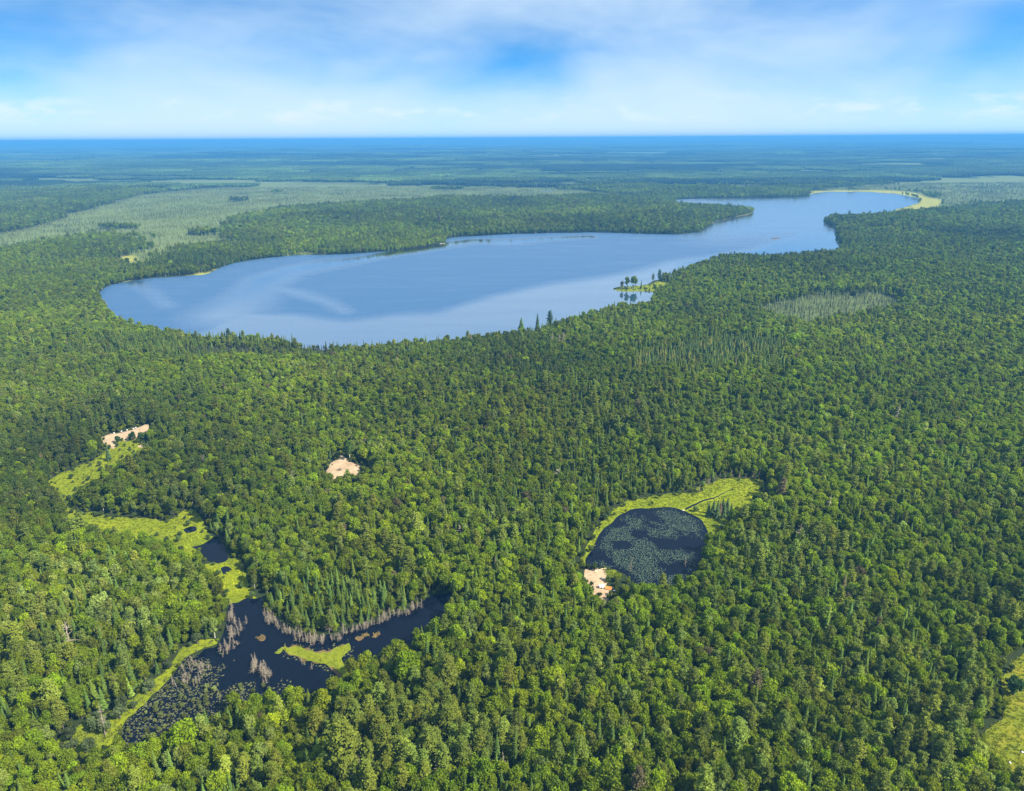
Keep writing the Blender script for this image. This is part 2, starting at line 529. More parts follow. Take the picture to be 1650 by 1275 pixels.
t.links.new(lerp_node(cf, 0.30, 0.03), bp.inputs['Strength'])
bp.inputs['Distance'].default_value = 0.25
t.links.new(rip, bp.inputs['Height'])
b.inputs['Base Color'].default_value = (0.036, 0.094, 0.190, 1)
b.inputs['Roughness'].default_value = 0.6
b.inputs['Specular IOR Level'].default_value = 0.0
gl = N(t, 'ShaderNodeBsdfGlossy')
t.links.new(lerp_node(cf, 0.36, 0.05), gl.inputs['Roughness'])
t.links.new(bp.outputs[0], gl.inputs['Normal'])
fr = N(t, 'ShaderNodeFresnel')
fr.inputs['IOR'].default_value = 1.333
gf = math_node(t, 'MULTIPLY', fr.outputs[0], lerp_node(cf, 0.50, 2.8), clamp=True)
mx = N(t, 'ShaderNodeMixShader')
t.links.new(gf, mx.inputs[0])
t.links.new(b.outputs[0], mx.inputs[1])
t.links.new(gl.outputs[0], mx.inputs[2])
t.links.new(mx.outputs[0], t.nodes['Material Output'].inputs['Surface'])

M_POND, t, b = new_mat('pond_water')
b.inputs['Base Color'].default_value = (0.003, 0.005, 0.011, 1)
b.inputs['Roughness'].default_value = 0.06
b.inputs['Specular IOR Level'].default_value = 0.14
b.inputs['IOR'].default_value = 1.333
tcn = N(t, 'ShaderNodeTexCoord')
bp = N(t, 'ShaderNodeBump')
bp.inputs['Strength'].default_value = 0.05
bp.inputs['Distance'].default_value = 0.1
t.links.new(noise(t, tcn.outputs['Object'], 1.2, 4, 0.6), bp.inputs['Height'])
t.links.new(bp.outputs[0], b.inputs['Normal'])

# ------------------------------------------------------------------ mesh helpers


def mesh_from(name, V, Fc, mats, mi=None, smooth_=False):
    me = bpy.data.meshes.new(name)
    me.from_pydata([tuple(p) for p in V], [], [tuple(int(q) for q in f) for f in Fc])
    for mm in mats:
        me.materials.append(mm)
    if mi is not None:
        me.polygons.foreach_set('material_index', np.asarray(mi, np.int32))
    if smooth_:
        me.polygons.foreach_set('use_smooth', np.ones(len(me.polygons), bool))
    me.update()
    return me


class MB:
    def __init__(self):
        self.V, self.F, self.M, self.n = [], [], [], 0

    def add(self, V, Fc, mat=0):
        V = np.asarray(V, float)
        self.V.append(V)
        for f in Fc:
            self.F.append(tuple(int(q) + self.n for q in f))
            self.M.append(mat)
        self.n += len(V)

    def mesh(self, name, mats, smooth_=False):
        return mesh_from(name, np.concatenate(self.V), self.F, mats, self.M, smooth_)

    def cards(self, C, Nn, S, r, mat=0, aspect=0.75):
        C = np.asarray(C)
        Nn = Nn / (np.linalg.norm(Nn, axis=1, keepdims=True) + 1e-9)
        T = r.normal(size=C.shape)
        T = T - (T * Nn).sum(1, keepdims=True) * Nn
        T /= np.linalg.norm(T, axis=1, keepdims=True) + 1e-9
        B = np.cross(Nn, T)
        S = np.asarray(S)[:, None]
        dn = Nn * S * 0.25
        P = np.stack([C + T * S - dn, C + B * S * aspect + dn * 0.6, C - T * S - dn, C - B * S * aspect + dn * 0.6], 1).reshape(-1, 3)
        k = len(C)
        self.add(P, (np.arange(k)[:, None] * 4 + np.arange(4)), mat)

    def tube(self, pts, rad, sides=6, mat=0, cap=False):
        pts = np.asarray(pts, float)
        ang = np.arange(sides) / sides * 2 * math.pi
        V = []
        for i, p in enumerate(pts):
            d = pts[min(i + 1, len(pts) - 1)] - pts[max(i - 1, 0)]
            d = d / (np.linalg.norm(d) + 1e-9)
            h = np.array([1.0, 0, 0]) if abs(d[0]) < 0.8 else np.array([0, 1.0, 0])
            a_ = np.cross(d, h)
            a_ /= np.linalg.norm(a_)
            b_ = np.cross(d, a_)
            V.append(p + rad[i] * (np.cos(ang)[:, None] * a_ + np.sin(ang)[:, None] * b_))
        Fc = []
        for i in range(len(pts) - 1):
            for s in range(sides):
                s2 = (s + 1) % sides
                Fc.append((i * sides + s, i * sides + s2, (i + 1) * sides + s2, (i + 1) * sides + s))
        if cap:
            Fc.append(tuple((len(pts) - 1) * sides + s for s in range(sides)))
        self.add(np.concatenate(V), Fc, mat)

    def box(self, c, s, rz=0.0, mat=0, taper=1.0):
        c = np.array(c, float)
        V = []
        for z, k in ((-1, 1.0), (1, taper)):
            for x_, y_ in ((-1, -1), (1, -1), (1, 1), (-1, 1)):
                V.append((x_ * s[0] / 2 * k, y_ * s[1] / 2 * k, z * s[2] / 2))
        V = np.array(V)
        cr, sr = math.cos(rz), math.sin(rz)
        V = np.stack([V[:, 0] * cr - V[:, 1] * sr, V[:, 0] * sr + V[:, 1] * cr, V[:, 2]], 1) + c
        self.add(V, [(0, 3, 2, 1), (4, 5, 6, 7), (0, 1, 5, 4), (1, 2, 6, 5), (2, 3, 7, 6), (3, 0, 4, 7)], mat)


def ico(sub=1):
    import bmesh
    bm = bmesh.new()
    bmesh.ops.create_icosphere(bm, subdivisions=sub, radius=1.0)
    V = np.array([v_.co[:] for v_ in bm.verts])
    Fc = [tuple(v_.index for v_ in f.verts) for f in bm.faces]
    bm.free()
    return V, Fc


ICO1 = ico(1)
ICO2 = ico(2)


def obj(name, me, parent=None, loc=None, **props):
    o = bpy.data.objects.new(name, me)
    COL.objects.link(o)
    if parent is not None:
        o.parent = parent
    if loc is not None:
        o.location = loc
    for k, v_ in props.items():
        o[k] = v_
    return o


def sheet(name, poly, z, mat, label, cat=None, kind='structure', step=None, merge=0.02, attr=None, group=None, amp=0.0):
    nb = len(poly)
    pts = [Vector(p) for p in poly]
    if step:
        x0, y0 = poly.min(0)
        x1, y1 = poly.max(0)
        X, Y = np.meshgrid(np.arange(x0, x1, step), np.arange(y0, y1, step))
        X = X.ravel() + rng.uniform(-.2, .2, X.size) * step
        Y = Y.ravel() + rng.uniform(-.2, .2, Y.size) * step
        ok = inside(poly, X, Y) & (edge_dist(poly, X, Y) > step * 0.4)
        pts += [Vector((p, q)) for p, q in zip(X[ok], Y[ok])]
    ev, ee, ef, *_ = delaunay_2d_cdt(pts, [], [list(range(nb))], 1, 1e-4)
    V = np.array([(p[0], p[1], z) for p in ev])
    if amp:
        e = edge_dist(poly, V[:, 0], V[:, 1])
        V[:, 2] += amp * sstep(e, 0, 3) * fbm(V[:, 0] / 4, V[:, 1] / 4, 77, 3)
    me = mesh_from(name, V, ef, [mat], smooth_=True)
    if attr:
        at = me.attributes.new(attr[0], 'FLOAT', 'POINT')
        at.data.foreach_set('value', np.asarray(attr[1](V), np.float32))
    o = obj(name, me)
    if label:
        o['label'] = label
    if cat:
        o['category'] = cat
    if kind:
        o['kind'] = kind
    if group:
        o['group'] = group
    return o


# ------------------------------------------------------------------ the ground
ang = np.concatenate([np.arange(-56, 56.01, 0.45), np.arange(60, 301, 8.0)])
ang = np.radians(np.sort(ang))
rad = [0.0]
r_ = 55.0
while r_ < 34000:
    rad.append(r_)
    r_ *= 1.019 if r_ < 3000 else 1.03
rad = np.array(rad[1:])
AA, RR = np.meshgrid(ang, rad)
X = (RR * np.sin(AA)).ravel()
Y = (RR * np.cos(AA)).ravel()
Z = height(X, Y)
nA, nR = len(ang), len(rad)
idx = np.arange(nA * nR).reshape(nR, nA)
q = np.stack([idx[:-1, :], np.roll(idx, -1, 1)[:-1, :], np.roll(idx, -1, 1)[1:, :], idx[1:, :]], -1).reshape(-1, 4)
q = q[:, ::-1]
V = np.concatenate([np.stack([X, Y, Z], 1), [[0, 0, 0]]])
c_ = len(V) - 1
Fc = [tuple(f) for f in q] + [(c_, idx[0, (i + 1) % nA], idx[0, i]) for i in range(nA)]
me = mesh_from('ground', V, Fc, [M_GROUND], smooth_=True)
gc = np.empty((len(V), 3))
fl = np.array([0.024, 0.034, 0.010])
bogc = np.array([0.122, 0.152, 0.045])
yel = np.array([0.25, 0.245, 0.045])
bz = bogness(V[:, 0], V[:, 1])[:, None]
rr_ = np.hypot(V[:, 0], V[:, 1])[:, None]
flf = fl * (1 - sstep(rr_, 2400, 4500)) + np.array([0.035, 0.060, 0.018]) * sstep(rr_, 2400, 4500)
gc = flf * (1 - bz) + bogc * bz
for P_ in YELLOW:
    yy = inside(P_, V[:, 0], V[:, 1])[:, None]
    gc = np.where(yy, yel, gc)
at = me.attributes.new('gcol', 'FLOAT_VECTOR', 'POINT')
at.data.foreach_set('vector', gc.astype(np.float32).ravel())
g = obj('ground', me, kind='structure', label='wooded ground rolling away to the horizon')


# ------------------------------------------------------------------ water, meadow and sand sheets
def poly_d(px, py, line):
    best = np.full(px.shape, 1e9)
    for (x1, y1), (x2, y2) in zip(line[:-1], line[1:]):
        ax, ay = x2 - x1, (y2 - y1) * 3
        tt = np.clip(((px - x1) * ax + (py - y1) * 3 * ay) / (ax * ax + ay * ay), 0, 1)
        best = np.minimum(best, np.hypot(px - x1 - tt * ax, (py - y1) * 3 - tt * ay))
    return best


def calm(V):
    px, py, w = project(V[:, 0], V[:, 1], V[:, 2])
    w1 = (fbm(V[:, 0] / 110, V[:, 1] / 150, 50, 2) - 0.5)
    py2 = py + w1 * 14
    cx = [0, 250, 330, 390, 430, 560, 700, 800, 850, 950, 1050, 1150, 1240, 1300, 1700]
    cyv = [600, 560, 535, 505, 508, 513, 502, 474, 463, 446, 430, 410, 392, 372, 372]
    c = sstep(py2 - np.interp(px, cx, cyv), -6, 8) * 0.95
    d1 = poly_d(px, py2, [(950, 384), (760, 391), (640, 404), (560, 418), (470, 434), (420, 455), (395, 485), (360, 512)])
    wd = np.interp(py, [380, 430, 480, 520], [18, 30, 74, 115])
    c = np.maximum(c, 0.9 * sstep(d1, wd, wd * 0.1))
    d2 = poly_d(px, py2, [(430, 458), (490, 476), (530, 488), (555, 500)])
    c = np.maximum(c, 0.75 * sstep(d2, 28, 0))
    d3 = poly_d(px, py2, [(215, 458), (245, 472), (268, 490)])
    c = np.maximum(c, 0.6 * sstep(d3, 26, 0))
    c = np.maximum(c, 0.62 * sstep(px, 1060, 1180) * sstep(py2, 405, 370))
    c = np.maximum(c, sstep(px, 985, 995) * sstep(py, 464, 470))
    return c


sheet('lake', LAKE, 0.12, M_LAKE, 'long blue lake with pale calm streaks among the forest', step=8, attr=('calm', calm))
sheet('pond', POND_A, 0.10, M_POND, 'dark pond lined with grey dead trees and trailing into marsh')
sheet('pond', POND_B, 0.10, M_POND, 'little dark pond between two strips of yellow green meadow')
sheet('pond', POOL_1, 0.13, M_POND, 'tiny dark pool in the long winding meadow')
sheet('pond', POOL_2, 0.13, M_POND, 'tiny dark pool just beside the little dark pond')
sheet('pond', POND_C, 0.10, M_POND, 'round dark pond spread with lily pads beside a sandy landing')
sheet('pond', FAR_POOL, 0.10, M_LAKE, 'pale glinting pool in the far marsh channel')
sheet('meadow', MEADOW_C, 0.05, M_MEADOW, 'yellow green sedge meadow curving round the lily pond', step=3, amp=0.0)
sheet('meadow', MEADOW_L, 0.05, M_MEADOW, 'long winding yellow green meadow leading away from the sandy bank')
sheet('meadow', MEADOW_M, 0.05, M_MEADOW, 'bright yellow meadow at the head of the dark pond')
sheet('meadow', MEADOW_R, 0.05, M_DRYGRASS, 'dry grassy clearing with a lone bush')
sheet('meadow', BANK_A, 0.05, M_MEADOW, 'olive sedge bank along the marshy end of the dark pond')
sheet('meadow', SPIT, 0.16, M_MEADOW, 'low green spit reaching into the lake')
sheet('meadow', GRASS_C, 0.10, M_MAT, 'small green lawn patch beside the sandy landing')
sheet('sand', SAND_C, 0.09, M_SAND, 'pale sandy landing at the edge of the lily pond', step=1.2, amp=0.35)
sheet('sand', SAND_B, 0.09, M_SAND, 'bare sandy clearing in the middle of the forest', step=1.6, amp=0.9)
sheet('sand', SAND_A, 0.09, M_SAND, 'long sandy bank at the top of the winding meadow', step=1.6, amp=1.1)
sheet('sand', SAND_2, 0.09, M_SAND, 'small pinkish track opening in the forest near the lake')
sheet('sand', SAND_3, 0.09, M_SAND, 'small pale track opening beyond the sandy bank')
sheet('sand', SAND_4, 0.09, M_SAND, 'small sandy scrape beside the meadow near the sandy bank')
sheet('sedge_mat', MAT_A, 0.22, M_MAT, 'long bright green sedge mat afloat on the dark pond')
ctr_ = MAT_A.mean(0)
sheet('sedge_mat', outline([(459, 1043.5), (481, 1041), (507, 1049), (521, 1052), (540, 1043), (561, 1040), (564, 1050), (549, 1063), (563, 1083), (548, 1092), (533, 1076), (505, 1067.5), (475, 1058.5)], 1.3, 12, seed=30), 0.15, M_MUD, 'brown peat fringe round the long green mat on the dark pond')
sheet('sedge_mat', MAT_B, 0.20, M_MAT, 'narrow green sedge mat beside the long mat on the dark pond')
sheet('sedge_mat', MAT_C, 0.20, M_MUD, 'brown peat mat alone in the middle of the dark pond')
sheet('sedge_mat', MAT_D, 0.20, M_MUD, 'long brown peat mat near the narrow arm of the dark pond')
sheet('sedge_mat', MAT_E, 0.20, M_MUD, 'short brown peat mat in the narrow arm of the dark pond')
sheet('sedge_mat', ISLET, 0.25, M_MUD, 'tiny dark islet out in the lake narrows')
# the creek through the lily pond meadow
ck = np.array([unproject(*p) for p in [(1104, 821), (1112, 817), (1124, 811), (1136, 806), (1150, 803), (1160, 798), (1171, 792), (1178, 788)]])
ck2 = []
for i in range(len(ck) - 1):
    for j in range(4):
        ck2.append(ck[i] * (1 - j / 4) + ck[i + 1] * j / 4)
ck2 = np.array(ck2)
ck2[:, 0] += rng.uniform(-.4, .4, len(ck2))
wd_ = np.linspace(1.0, 0.3, len(ck2))
mb = MB()
V = np.concatenate([np.stack([ck2[:, 0], ck2[:, 1] - wd_, 0 * wd_ + 0.12], 1), np.stack([ck2[:, 0] + 0.3, ck2[:, 1] + wd_, 0 * wd_ + 0.12], 1)])
nn = len(ck2)
mb.add(V, [(i, i + 1, nn + i + 1, nn + i) for i in range(nn - 1)])
obj('creek', mb.mesh('creek', [M_POND]), kind='structure', label='thin dark creek winding through the lily pond meadow')


# ------------------------------------------------------------------ tree shapes
def make_broadleaf(seed, Ht=13.0, Rc=3.3, lumps=15, per=85, card=0.40, slim=1.0, bark_pale=False):
    r = np.random.default_rng(seed)
    cr = MB()
    zc_, rz_ = Ht * 0.60, Ht * 0.275
    C = [np.array([0, 0, zc_])]
    rads = [Rc * 0.62]
    for i in range(lumps):
        th = i * 2.39996 + r.uniform(-.4, .4)
        cz = r.uniform(-0.75, 1.0) if i > 3 else r.uniform(0.5, 1.0)
        s = math.sqrt(max(0.02, 1 - cz * cz))
        k = r.uniform(0.62, 1.0)
        C.append(np.array([Rc * 0.72 * s * math.cos(th) * k * slim, Rc * 0.72 * s * math.sin(th) * k * slim, zc_ + cz * rz_ * (0.8 + 0.3 * k)]))
        rads.append(Rc * r.uniform(0.22, 0.44))
    C = np.array(C)
    rads = np.array(rads)
    for c, ra in zip(C, rads):
        V, Fc = ICO2 if ra > Rc * 0.5 else ICO1
        W = V * ra * 0.80 * (1 + 0.35 * (r.random((len(V), 1)) - 0.5))
        cr.add(W + c, Fc)
    pts, nrm_, sz = [], [], []
    for i, (c, ra) in enumerate(zip(C, rads)):
        k = int(per * (ra / (Rc * 0.36)) ** 2) if i else int(per * 1.3)
        d = r.normal(size=(k, 3))
        d[:, 2] += 0.25
        d /= np.linalg.norm(d, axis=1, keepdims=True)
        p = c + d * ra * r.triangular(0.80, 0.95, 1.42, (k, 1))
        keep = np.ones(k, bool)
        for j, (c2, r2) in enumerate(zip(C, rads)):
            if j != i:
                keep &= np.linalg.norm(p - c2, axis=1) > r2 * 0.82
        pts.append(p[keep])
        nrm_.append(d[keep] + r.normal(size=(keep.sum(), 3)) * 0.55)
        sz.append(r.uniform(0.6, 1.25, keep.sum()) * card)
    cr.cards(np.concatenate(pts), np.concatenate(nrm_), np.concatenate(sz), r)
    tk = MB()
    bend = r.uniform(-.4, .4, 2)
    tk.tube([(0, 0, -1.0), (bend[0] * .3, bend[1] * .3, Ht * 0.3), (bend[0], bend[1], Ht * 0.6)], [0.24, 0.17, 0.08])
    for i in range(4):
        c = C[(1 + i * 3) % len(C)]
        tk.tube([(bend[0] * .4, bend[1] * .4, Ht * (0.3 + 0.05 * i)), c], [0.10, 0.04], 4)
    return cr, tk


def make_spruce(seed, Ht=14.0, Rc=1.75, tiers=22, ragged=0.35, base=0.10):
    r = np.random.default_rng(seed)
    cr = MB()
    for i in range(tiers):
        f = i / (tiers - 1)
        z = Ht * (base + (0.985 - base) * f)
        L = Rc * (1 - f) ** 0.85 + 0.18
        nb = int(9 - 4 * f)
        ph = r.uniform(0, 6.28)
        for j in range(nb):
            th = ph + j / nb * 6.283 + r.uniform(-.25, .25)
            l = L * r.uniform(1 - ragged, 1 + ragged * 0.6)
            dr = l * r.uniform(0.25, 0.5)
            w = 0.30 + 0.16 * l
            d = np.array([math.cos(th), math.sin(th), 0])
            s = np.array([-d[1], d[0], 0])
            zj = z + r.uniform(-.15, .15)
            u = np.array([0, 0, 1.0])
            p0 = u * (zj + 0.12)
            p1 = d * l * 0.55 + u * (zj - dr * 0.35)
            p2 = d * l + u * (zj - dr * 0.8)
            tw = u * 0.14 * r.uniform(-1, 1)
            V = [p0 - s * w * .25, p0 + s * w * .25, p1 + s * w * .95 - u * .12 + tw, p1 + u * 0.10, p1 - s * w * .95 - u * .12 - tw, p2]
            cr.add(V, [(0, 1, 2, 3), (0, 3, 4), (3, 2, 5), (4, 3, 5)])
    # inner mass of twigs
    k = 8
    zz = np.array([base * Ht, 0.3 * Ht, 0.6 * Ht, 0.97 * Ht])
    rr = np.array([0.5, 0.55, 0.34, 0.03]) * Rc
    aa = np.arange(k) / k * 6.283
    V = np.concatenate([np.stack([ra * np.cos(aa), ra * np.sin(aa), 0 * aa + z], 1) for z, ra in zip(zz, rr)])
    cr.add(V, [(a_ * k + s, a_ * k + (s + 1) % k, (a_ + 1) * k + (s + 1) % k, (a_ + 1) * k + s) for a_ in range(3) for s in range(k)])
    tk = MB()
    tk.tube([(0, 0, -1.0), (0, 0, Ht * 0.5), (0, 0, Ht)], [0.19, 0.12, 0.02], 5)
    return cr, tk


def make_pine(seed, Ht=16.0, Rc=2.9, whorls=11):
    r = np.random.default_rng(seed)
    cr, tk = MB(), MB()
    tk.tube([(0, 0, -1.0), (0.1, 0, Ht * .4), (0.15, 0.1, Ht * 0.75), (0.1, 0.1, Ht * 0.98)], [0.27, 0.2, 0.12, 0.03], 6)
    for i in range(whorls):
        f = i / (whorls - 1)
        z = Ht * (0.30 + 0.68 * f)
        L = Rc * (0.55 + 0.9 * f - 1.35 * f * f + 0.1) * r.uniform(0.8, 1.15)
        nb = r.integers(4, 7)
        ph = r.uniform(0, 6.28)
        for j in range(nb):
            th = ph + j / nb * 6.283 + r.uniform(-.4, .4)
            l = max(0.35, L * r.uniform(0.6, 1.2))
            d = np.array([math.cos(th), math.sin(th), 0])
            tip = d * l + np.array([0, 0, z + l * 0.22])
            if l > 0.8:
                tk.tube([(0.1, 0, z - 0.1), tip], [0.06, 0.02], 3)
            for q_ in (0.55, 1.0) if l > 1.0 else (0.9,):
                c = d * l * q_ + np.array([0, 0, z + l * 0.22 * q_])
                k = 20
                dd = r.normal(size=(k, 3)) * np.array([0.55, 0.55, 0.17]) * (0.65 + 0.22 * l)
                nn_ = np.array([0, 0, 1.0]) + d * 0.4 + r.normal(size=(k, 3)) * 0.5
                cr.cards(c + dd, nn_, r.uniform(0.22, 0.46, k), r, 0, 0.6)
                V, Fc = ICO1
                cr.add(V * np.array([0.5, 0.5, 0.16]) * (0.7 + 0.22 * l) * (1 + .3 * (r.random((len(V), 1)) - .5)) + c, Fc)
    return cr, tk


def make_snag(seed, Ht=7.0, nb=12, bush=0.9):
    r = np.random.default_rng(seed)
    tk = MB()
    lean = r.uniform(-.35, .35, 2)
    pts = [(0, 0, -0.8), (lean[0] * .4, lean[1] * .4, Ht * .5), (lean[0], lean[1], Ht)]
    tk.tube(pts, [0.11, 0.08, 0.02], 5)
    for i in range(nb * 3):
        f = r.uniform(0.12, 0.95)
        b0 = np.array([lean[0] * f, lean[1] * f, Ht * f])
        th = r.uniform(0, 6.28)
        l = bush * 1.35 * (1.15 - f) * r.uniform(0.6, 1.5)
        e = b0 + np.array([math.cos(th) * l, math.sin(th) * l, r.uniform(-.1, .5) * l])
        tk.tube([b0, e], [0.045, 0.02], 3)
    return tk


def make_tuft(seed):
    r = np.random.default_rng(seed)
    mb = MB()
    for i in range(12):
        th = r.uniform(0, 6.28)
        b0 = np.array([r.uniform(-.3, .3), r.uniform(-.3, .3), -0.05])
        l = r.uniform(0.35, 0.8)
        s = np.array([-math.sin(th), math.cos(th), 0]) * 0.09
        e = b0 + np.array([math.cos(th) * l * .5, math.sin(th) * l * .5, l])
        mb.add([b0 - s, b0 + s, e], [(0, 1, 2)])
    return mb


def joined(name, cr, tk, m1, m2):
    mb = MB()
    for part, mi in ((cr, 0), (tk, 1)):
        if part is None:
            continue
        off = 0
        V = np.concatenate(part.V)
        mb.add(V, part.F, mi)
    return mb.mesh(name, [m1, m2])


def protos(kind, builders, m1, m2):
    """meshes of one kind: joined (for the mass of forest) and split into crown and trunk"""
    col = bpy.data.collections.new(kind + '_shapes')
    cm, tm = [], []
    for i, (cr, tk) in enumerate(builders):
        o = bpy.data.objects.new('%s_shape_%02d' % (kind, i), joined(kind, cr, tk, m1, m2))
        col.objects.link(o)
        cm.append(cr.mesh(kind + '_crown', [m1]))
        tm.append(tk.mesh(kind + '_trunk', [m2]))
    return dict(col=col, crown=cm, trunk=tm, n=len(builders))


K = {}
K['broadleaf'] = protos('broadleaf', [make_broadleaf(100 + i, Ht=11.6 + 0.4 * (i % 3), Rc=[3.5, 3.8, 3.2, 4.1, 3.6, 3.3][i], lumps=[14, 16, 13, 18, 15, 14][i], slim=[1, 1.05, 0.9, 1.1, 1, 0.95][i]) for i in range(6)], M_LEAF, M_BARK)
K['poplar'] = protos('poplar', [make_broadleaf(200 + i, Ht=12.8, Rc=[2.8, 3.1, 2.6][i], lumps=13, per=70, card=0.36, slim=0.95) for i in range(3)], M_LEAF, M_BIRCH)
K['spruce'] = protos('spruce', [make_spruce(300 + i, Ht=[12, 11, 13, 10][i], Rc=[1.75, 1.95, 1.65, 1.5][i], tiers=[22, 20, 24, 19][i]) for i in range(4)], M_NEEDLE, M_BARK)
K['pine'] = protos('pine', [make_pine(400 + i, Ht=[16, 17, 15][i], Rc=[2.7, 2.9, 2.4][i]) for i in range(3)], M_NEEDLE, M_BARK)
K['shrub'] = protos('shrub', [make_broadleaf(500 + i, Ht=3.0, Rc=1.3, lumps=9, per=45, card=0.24) for i in range(3)], M_LEAF, M_BARK)
SNAGS = [make_snag(600 + i, Ht=[7, 8, 6, 7.5, 5, 9][i], nb=[14, 10, 16, 8, 12, 14][i], bush=[0.9, 0.7, 1.1, 0.6, 1.0, 0.8][i]).mesh('dead_tree', [M_DEAD]) for i in range(6)]
tuft_col = bpy.data.collections.new('tuft_shapes')
for i in range(3):
    tuft_col.objects.link(bpy.data.objects.new('tuft_shape_%02d' % i, make_tuft(700 + i).mesh('sedge_tuft', [M_GRASS])))


def make_patch(seed, size=120.0, sp=6.0, conif=0.2):
    r = np.random.default_rng(seed)
    mb = MB()
    k = int(size / sp)
    for i in range(k):
        for j in range(k):
            x = (i + .5 - k / 2 + r.uniform(-.45, .45)) * sp
            y = (j + .5 - k / 2 + r.uniform(-.45, .45)) * sp
            if r.random() < conif:
                V = np.array([(1.6 * math.cos(a_), 1.6 * math.sin(a_), 1) for a_ in np.arange(5) / 5 * 6.283] + [(0, 0, r.uniform(11, 15))])
                mb.add(V + np.array([x, y, 0]), [(a_, (a_ + 1) % 5, 5) for a_ in range(5)])
            else:
                V, Fc = ICO1
                ra = r.uniform(2.6, 4.2)
                W = V * np.array([ra, ra, 4.5]) * (1 + 0.4 * (r.random((len(V), 1)) - .5)) + np.array([x, y, r.uniform(6, 9)])
                mb.add(W, Fc)
    return mb.mesh('canopy_patch', [M_FAR])


patch_col = bpy.data.collections.new('patch_shapes')
for i in range(4):
    patch_col.objects.link(bpy.data.objects.new('patch_shape_%02d' % i, make_patch(800 + i, conif=[0.1, 0.25, 0.5, 0.2][i])))


# ------------------------------------------------------------------ one object that carries a mass of plants
def instancer_group(name, col):
    ng = bpy.data.node_groups.new(name, 'GeometryNodeTree')
    ng.interface.new_socket('Geometry', in_out='INPUT', socket_type='NodeSocketGeometry')
    ng.interface.new_socket('Geometry', in_out='OUTPUT', socket_type='NodeSocketGeometry')
    gi = ng.nodes.new('NodeGroupInput')
    go = ng.nodes.new('NodeGroupOutput')
    ip = ng.nodes.new('GeometryNodeInstanceOnPoints')
    ci = ng.nodes.new('GeometryNodeCollectionInfo')
    ci.inputs['Collection'].default_value = col
    ci.inputs['Separate Children'].default_value = True
    ci.inputs['Reset Children'].default_value = True

    def named(nm, ty):
        n = ng.nodes.new('GeometryNodeInputNamedAttribute')
        n.data_type = ty
        n.inputs['Name'].default_value = nm
        return n.outputs['Attribute']
    ng.links.new(gi.outputs[0], ip.inputs['Points'])
    ng.links.new(ci.outputs[0], ip.inputs['Instance'])
    ip.inputs['Pick Instance'].default_value = True
    ng.links.new(named('idx', 'INT'), ip.inputs['Instance Index'])
    ng.links.new(named('rot', 'FLOAT_VECTOR'), ip.inputs['Rotation'])
    ng.links.new(named('scl', 'FLOAT_VECTOR'), ip.inputs['Scale'])
    ng.links.new(ip.outputs[0], go.inputs[0])
    return ng


def scatter(name, col, P, rot, scl, idx, tint, label, cat):
    me = bpy.data.meshes.new(name)
    n = len(P)
    me.vertices.add(n)
    me.vertices.foreach_set('co', np.asarray(P, np.float32).ravel())
    for nm, ty, dat, key in (('rot', 'FLOAT_VECTOR', rot, 'vector'), ('scl', 'FLOAT_VECTOR', scl, 'vector'), ('tint', 'FLOAT_VECTOR', tint, 'vector')):
        at_ = me.attributes.new(nm, ty, 'POINT')
        at_.data.foreach_set(key, np.asarray(dat, np.float32).ravel())
    at_ = me.attributes.new('idx', 'INT', 'POINT')
    at_.data.foreach_set('value', np.asarray(idx, np.int32))
    me.update()
    o = obj(name, me, kind='stuff', label=label, category=cat)
    md = o.modifiers.new('plants', 'NODES')
    md.node_group = instancer_group(name, col)
    return o


# ------------------------------------------------------------------ where the trees stand
def grid(y0, y1, sp):
    X, Y = [], []
    ys = np.arange(y0, y1, sp)
    for y in ys:
        hw = 0.80 * y + 90
        x = np.arange(-hw, hw, sp)
        X.append(x + rng.uniform(-.42, .42, len(x)) * sp)
        Y.append(np.full(len(x), y) + rng.uniform(-.42, .42, len(x)) * sp)
    return np.concatenate(X), np.concatenate(Y)


bands = [(90, 560, 3.2), (560, 1200, 4.0), (1200, 2680, 5.5)]
TX, TY, TS = [], [], []
for y0, y1, sp in bands:
    a_, b_ = grid(y0, y1, sp)
    TX.append(a_)
    TY.append(b_)
    TS.append(np.full(len(a_), max(sp / 4.6, 0.82)))
TX, TY, TS = map(np.concatenate, (TX, TY, TS))
PX, PY, PW = project(TX, TY, 8.0)
keep = (PX > -160) & (PX < 1850) & (PY < 1420) & (PW > 0)
for P_ in WATERS + SANDS + [GRASS_C, MAT_A]:
    keep &= ~inside(P_, TX, TY)
for P_ in MEADOWS:
    keep &= ~inside(P_, TX, TY)
for P_ in YELLOW:
    keep &= ~inside(P_, TX, TY)
TX, TY, TS, PX, PY = (v_[keep] for v_ in (TX, TY, TS, PX, PY))
# crowns keep off the clearings
for P_, mg in [(SAND_A, 2.2), (SAND_B, 2.5), (SAND_C, 3.2), (MEADOW_C, 1.5), (MEADOW_L, 1.0), (MEADOW_M, 1.5), (POND_C, 1.5), (POND_A, 1.2), (POND_B, 1.2), (MEADOW_R, 1.5)]:
    dd = edge_dist(P_, TX, TY)
    k_ = dd > mg
    TX, TY, TS, PX, PY = (v_[k_] for v_ in (TX, TY, TS, PX, PY))
bog = np.zeros(len(TX), bool)
for P_ in BOGS[:5]:
    bog |= bog_in(P_, TX, TY)
bog5 = bog_in(BOGS[5], TX, TY)
bog6 = bog_in(BOGS[6], TX, TY)
u_ = rng.random(len(TX))
clump = fbm(TX / 45, TY / 45, 71, 2)
k_ = ~bog | (u_ < 0.45 + 0.5 * sstep(clump, 0.45, 0.65))
TX, TY, TS, PX, PY, bog, bog5, bog6 = (v_[k_] for v_ in (TX, TY, TS, PX, PY, bog, bog5, bog6))
n = len(TX)


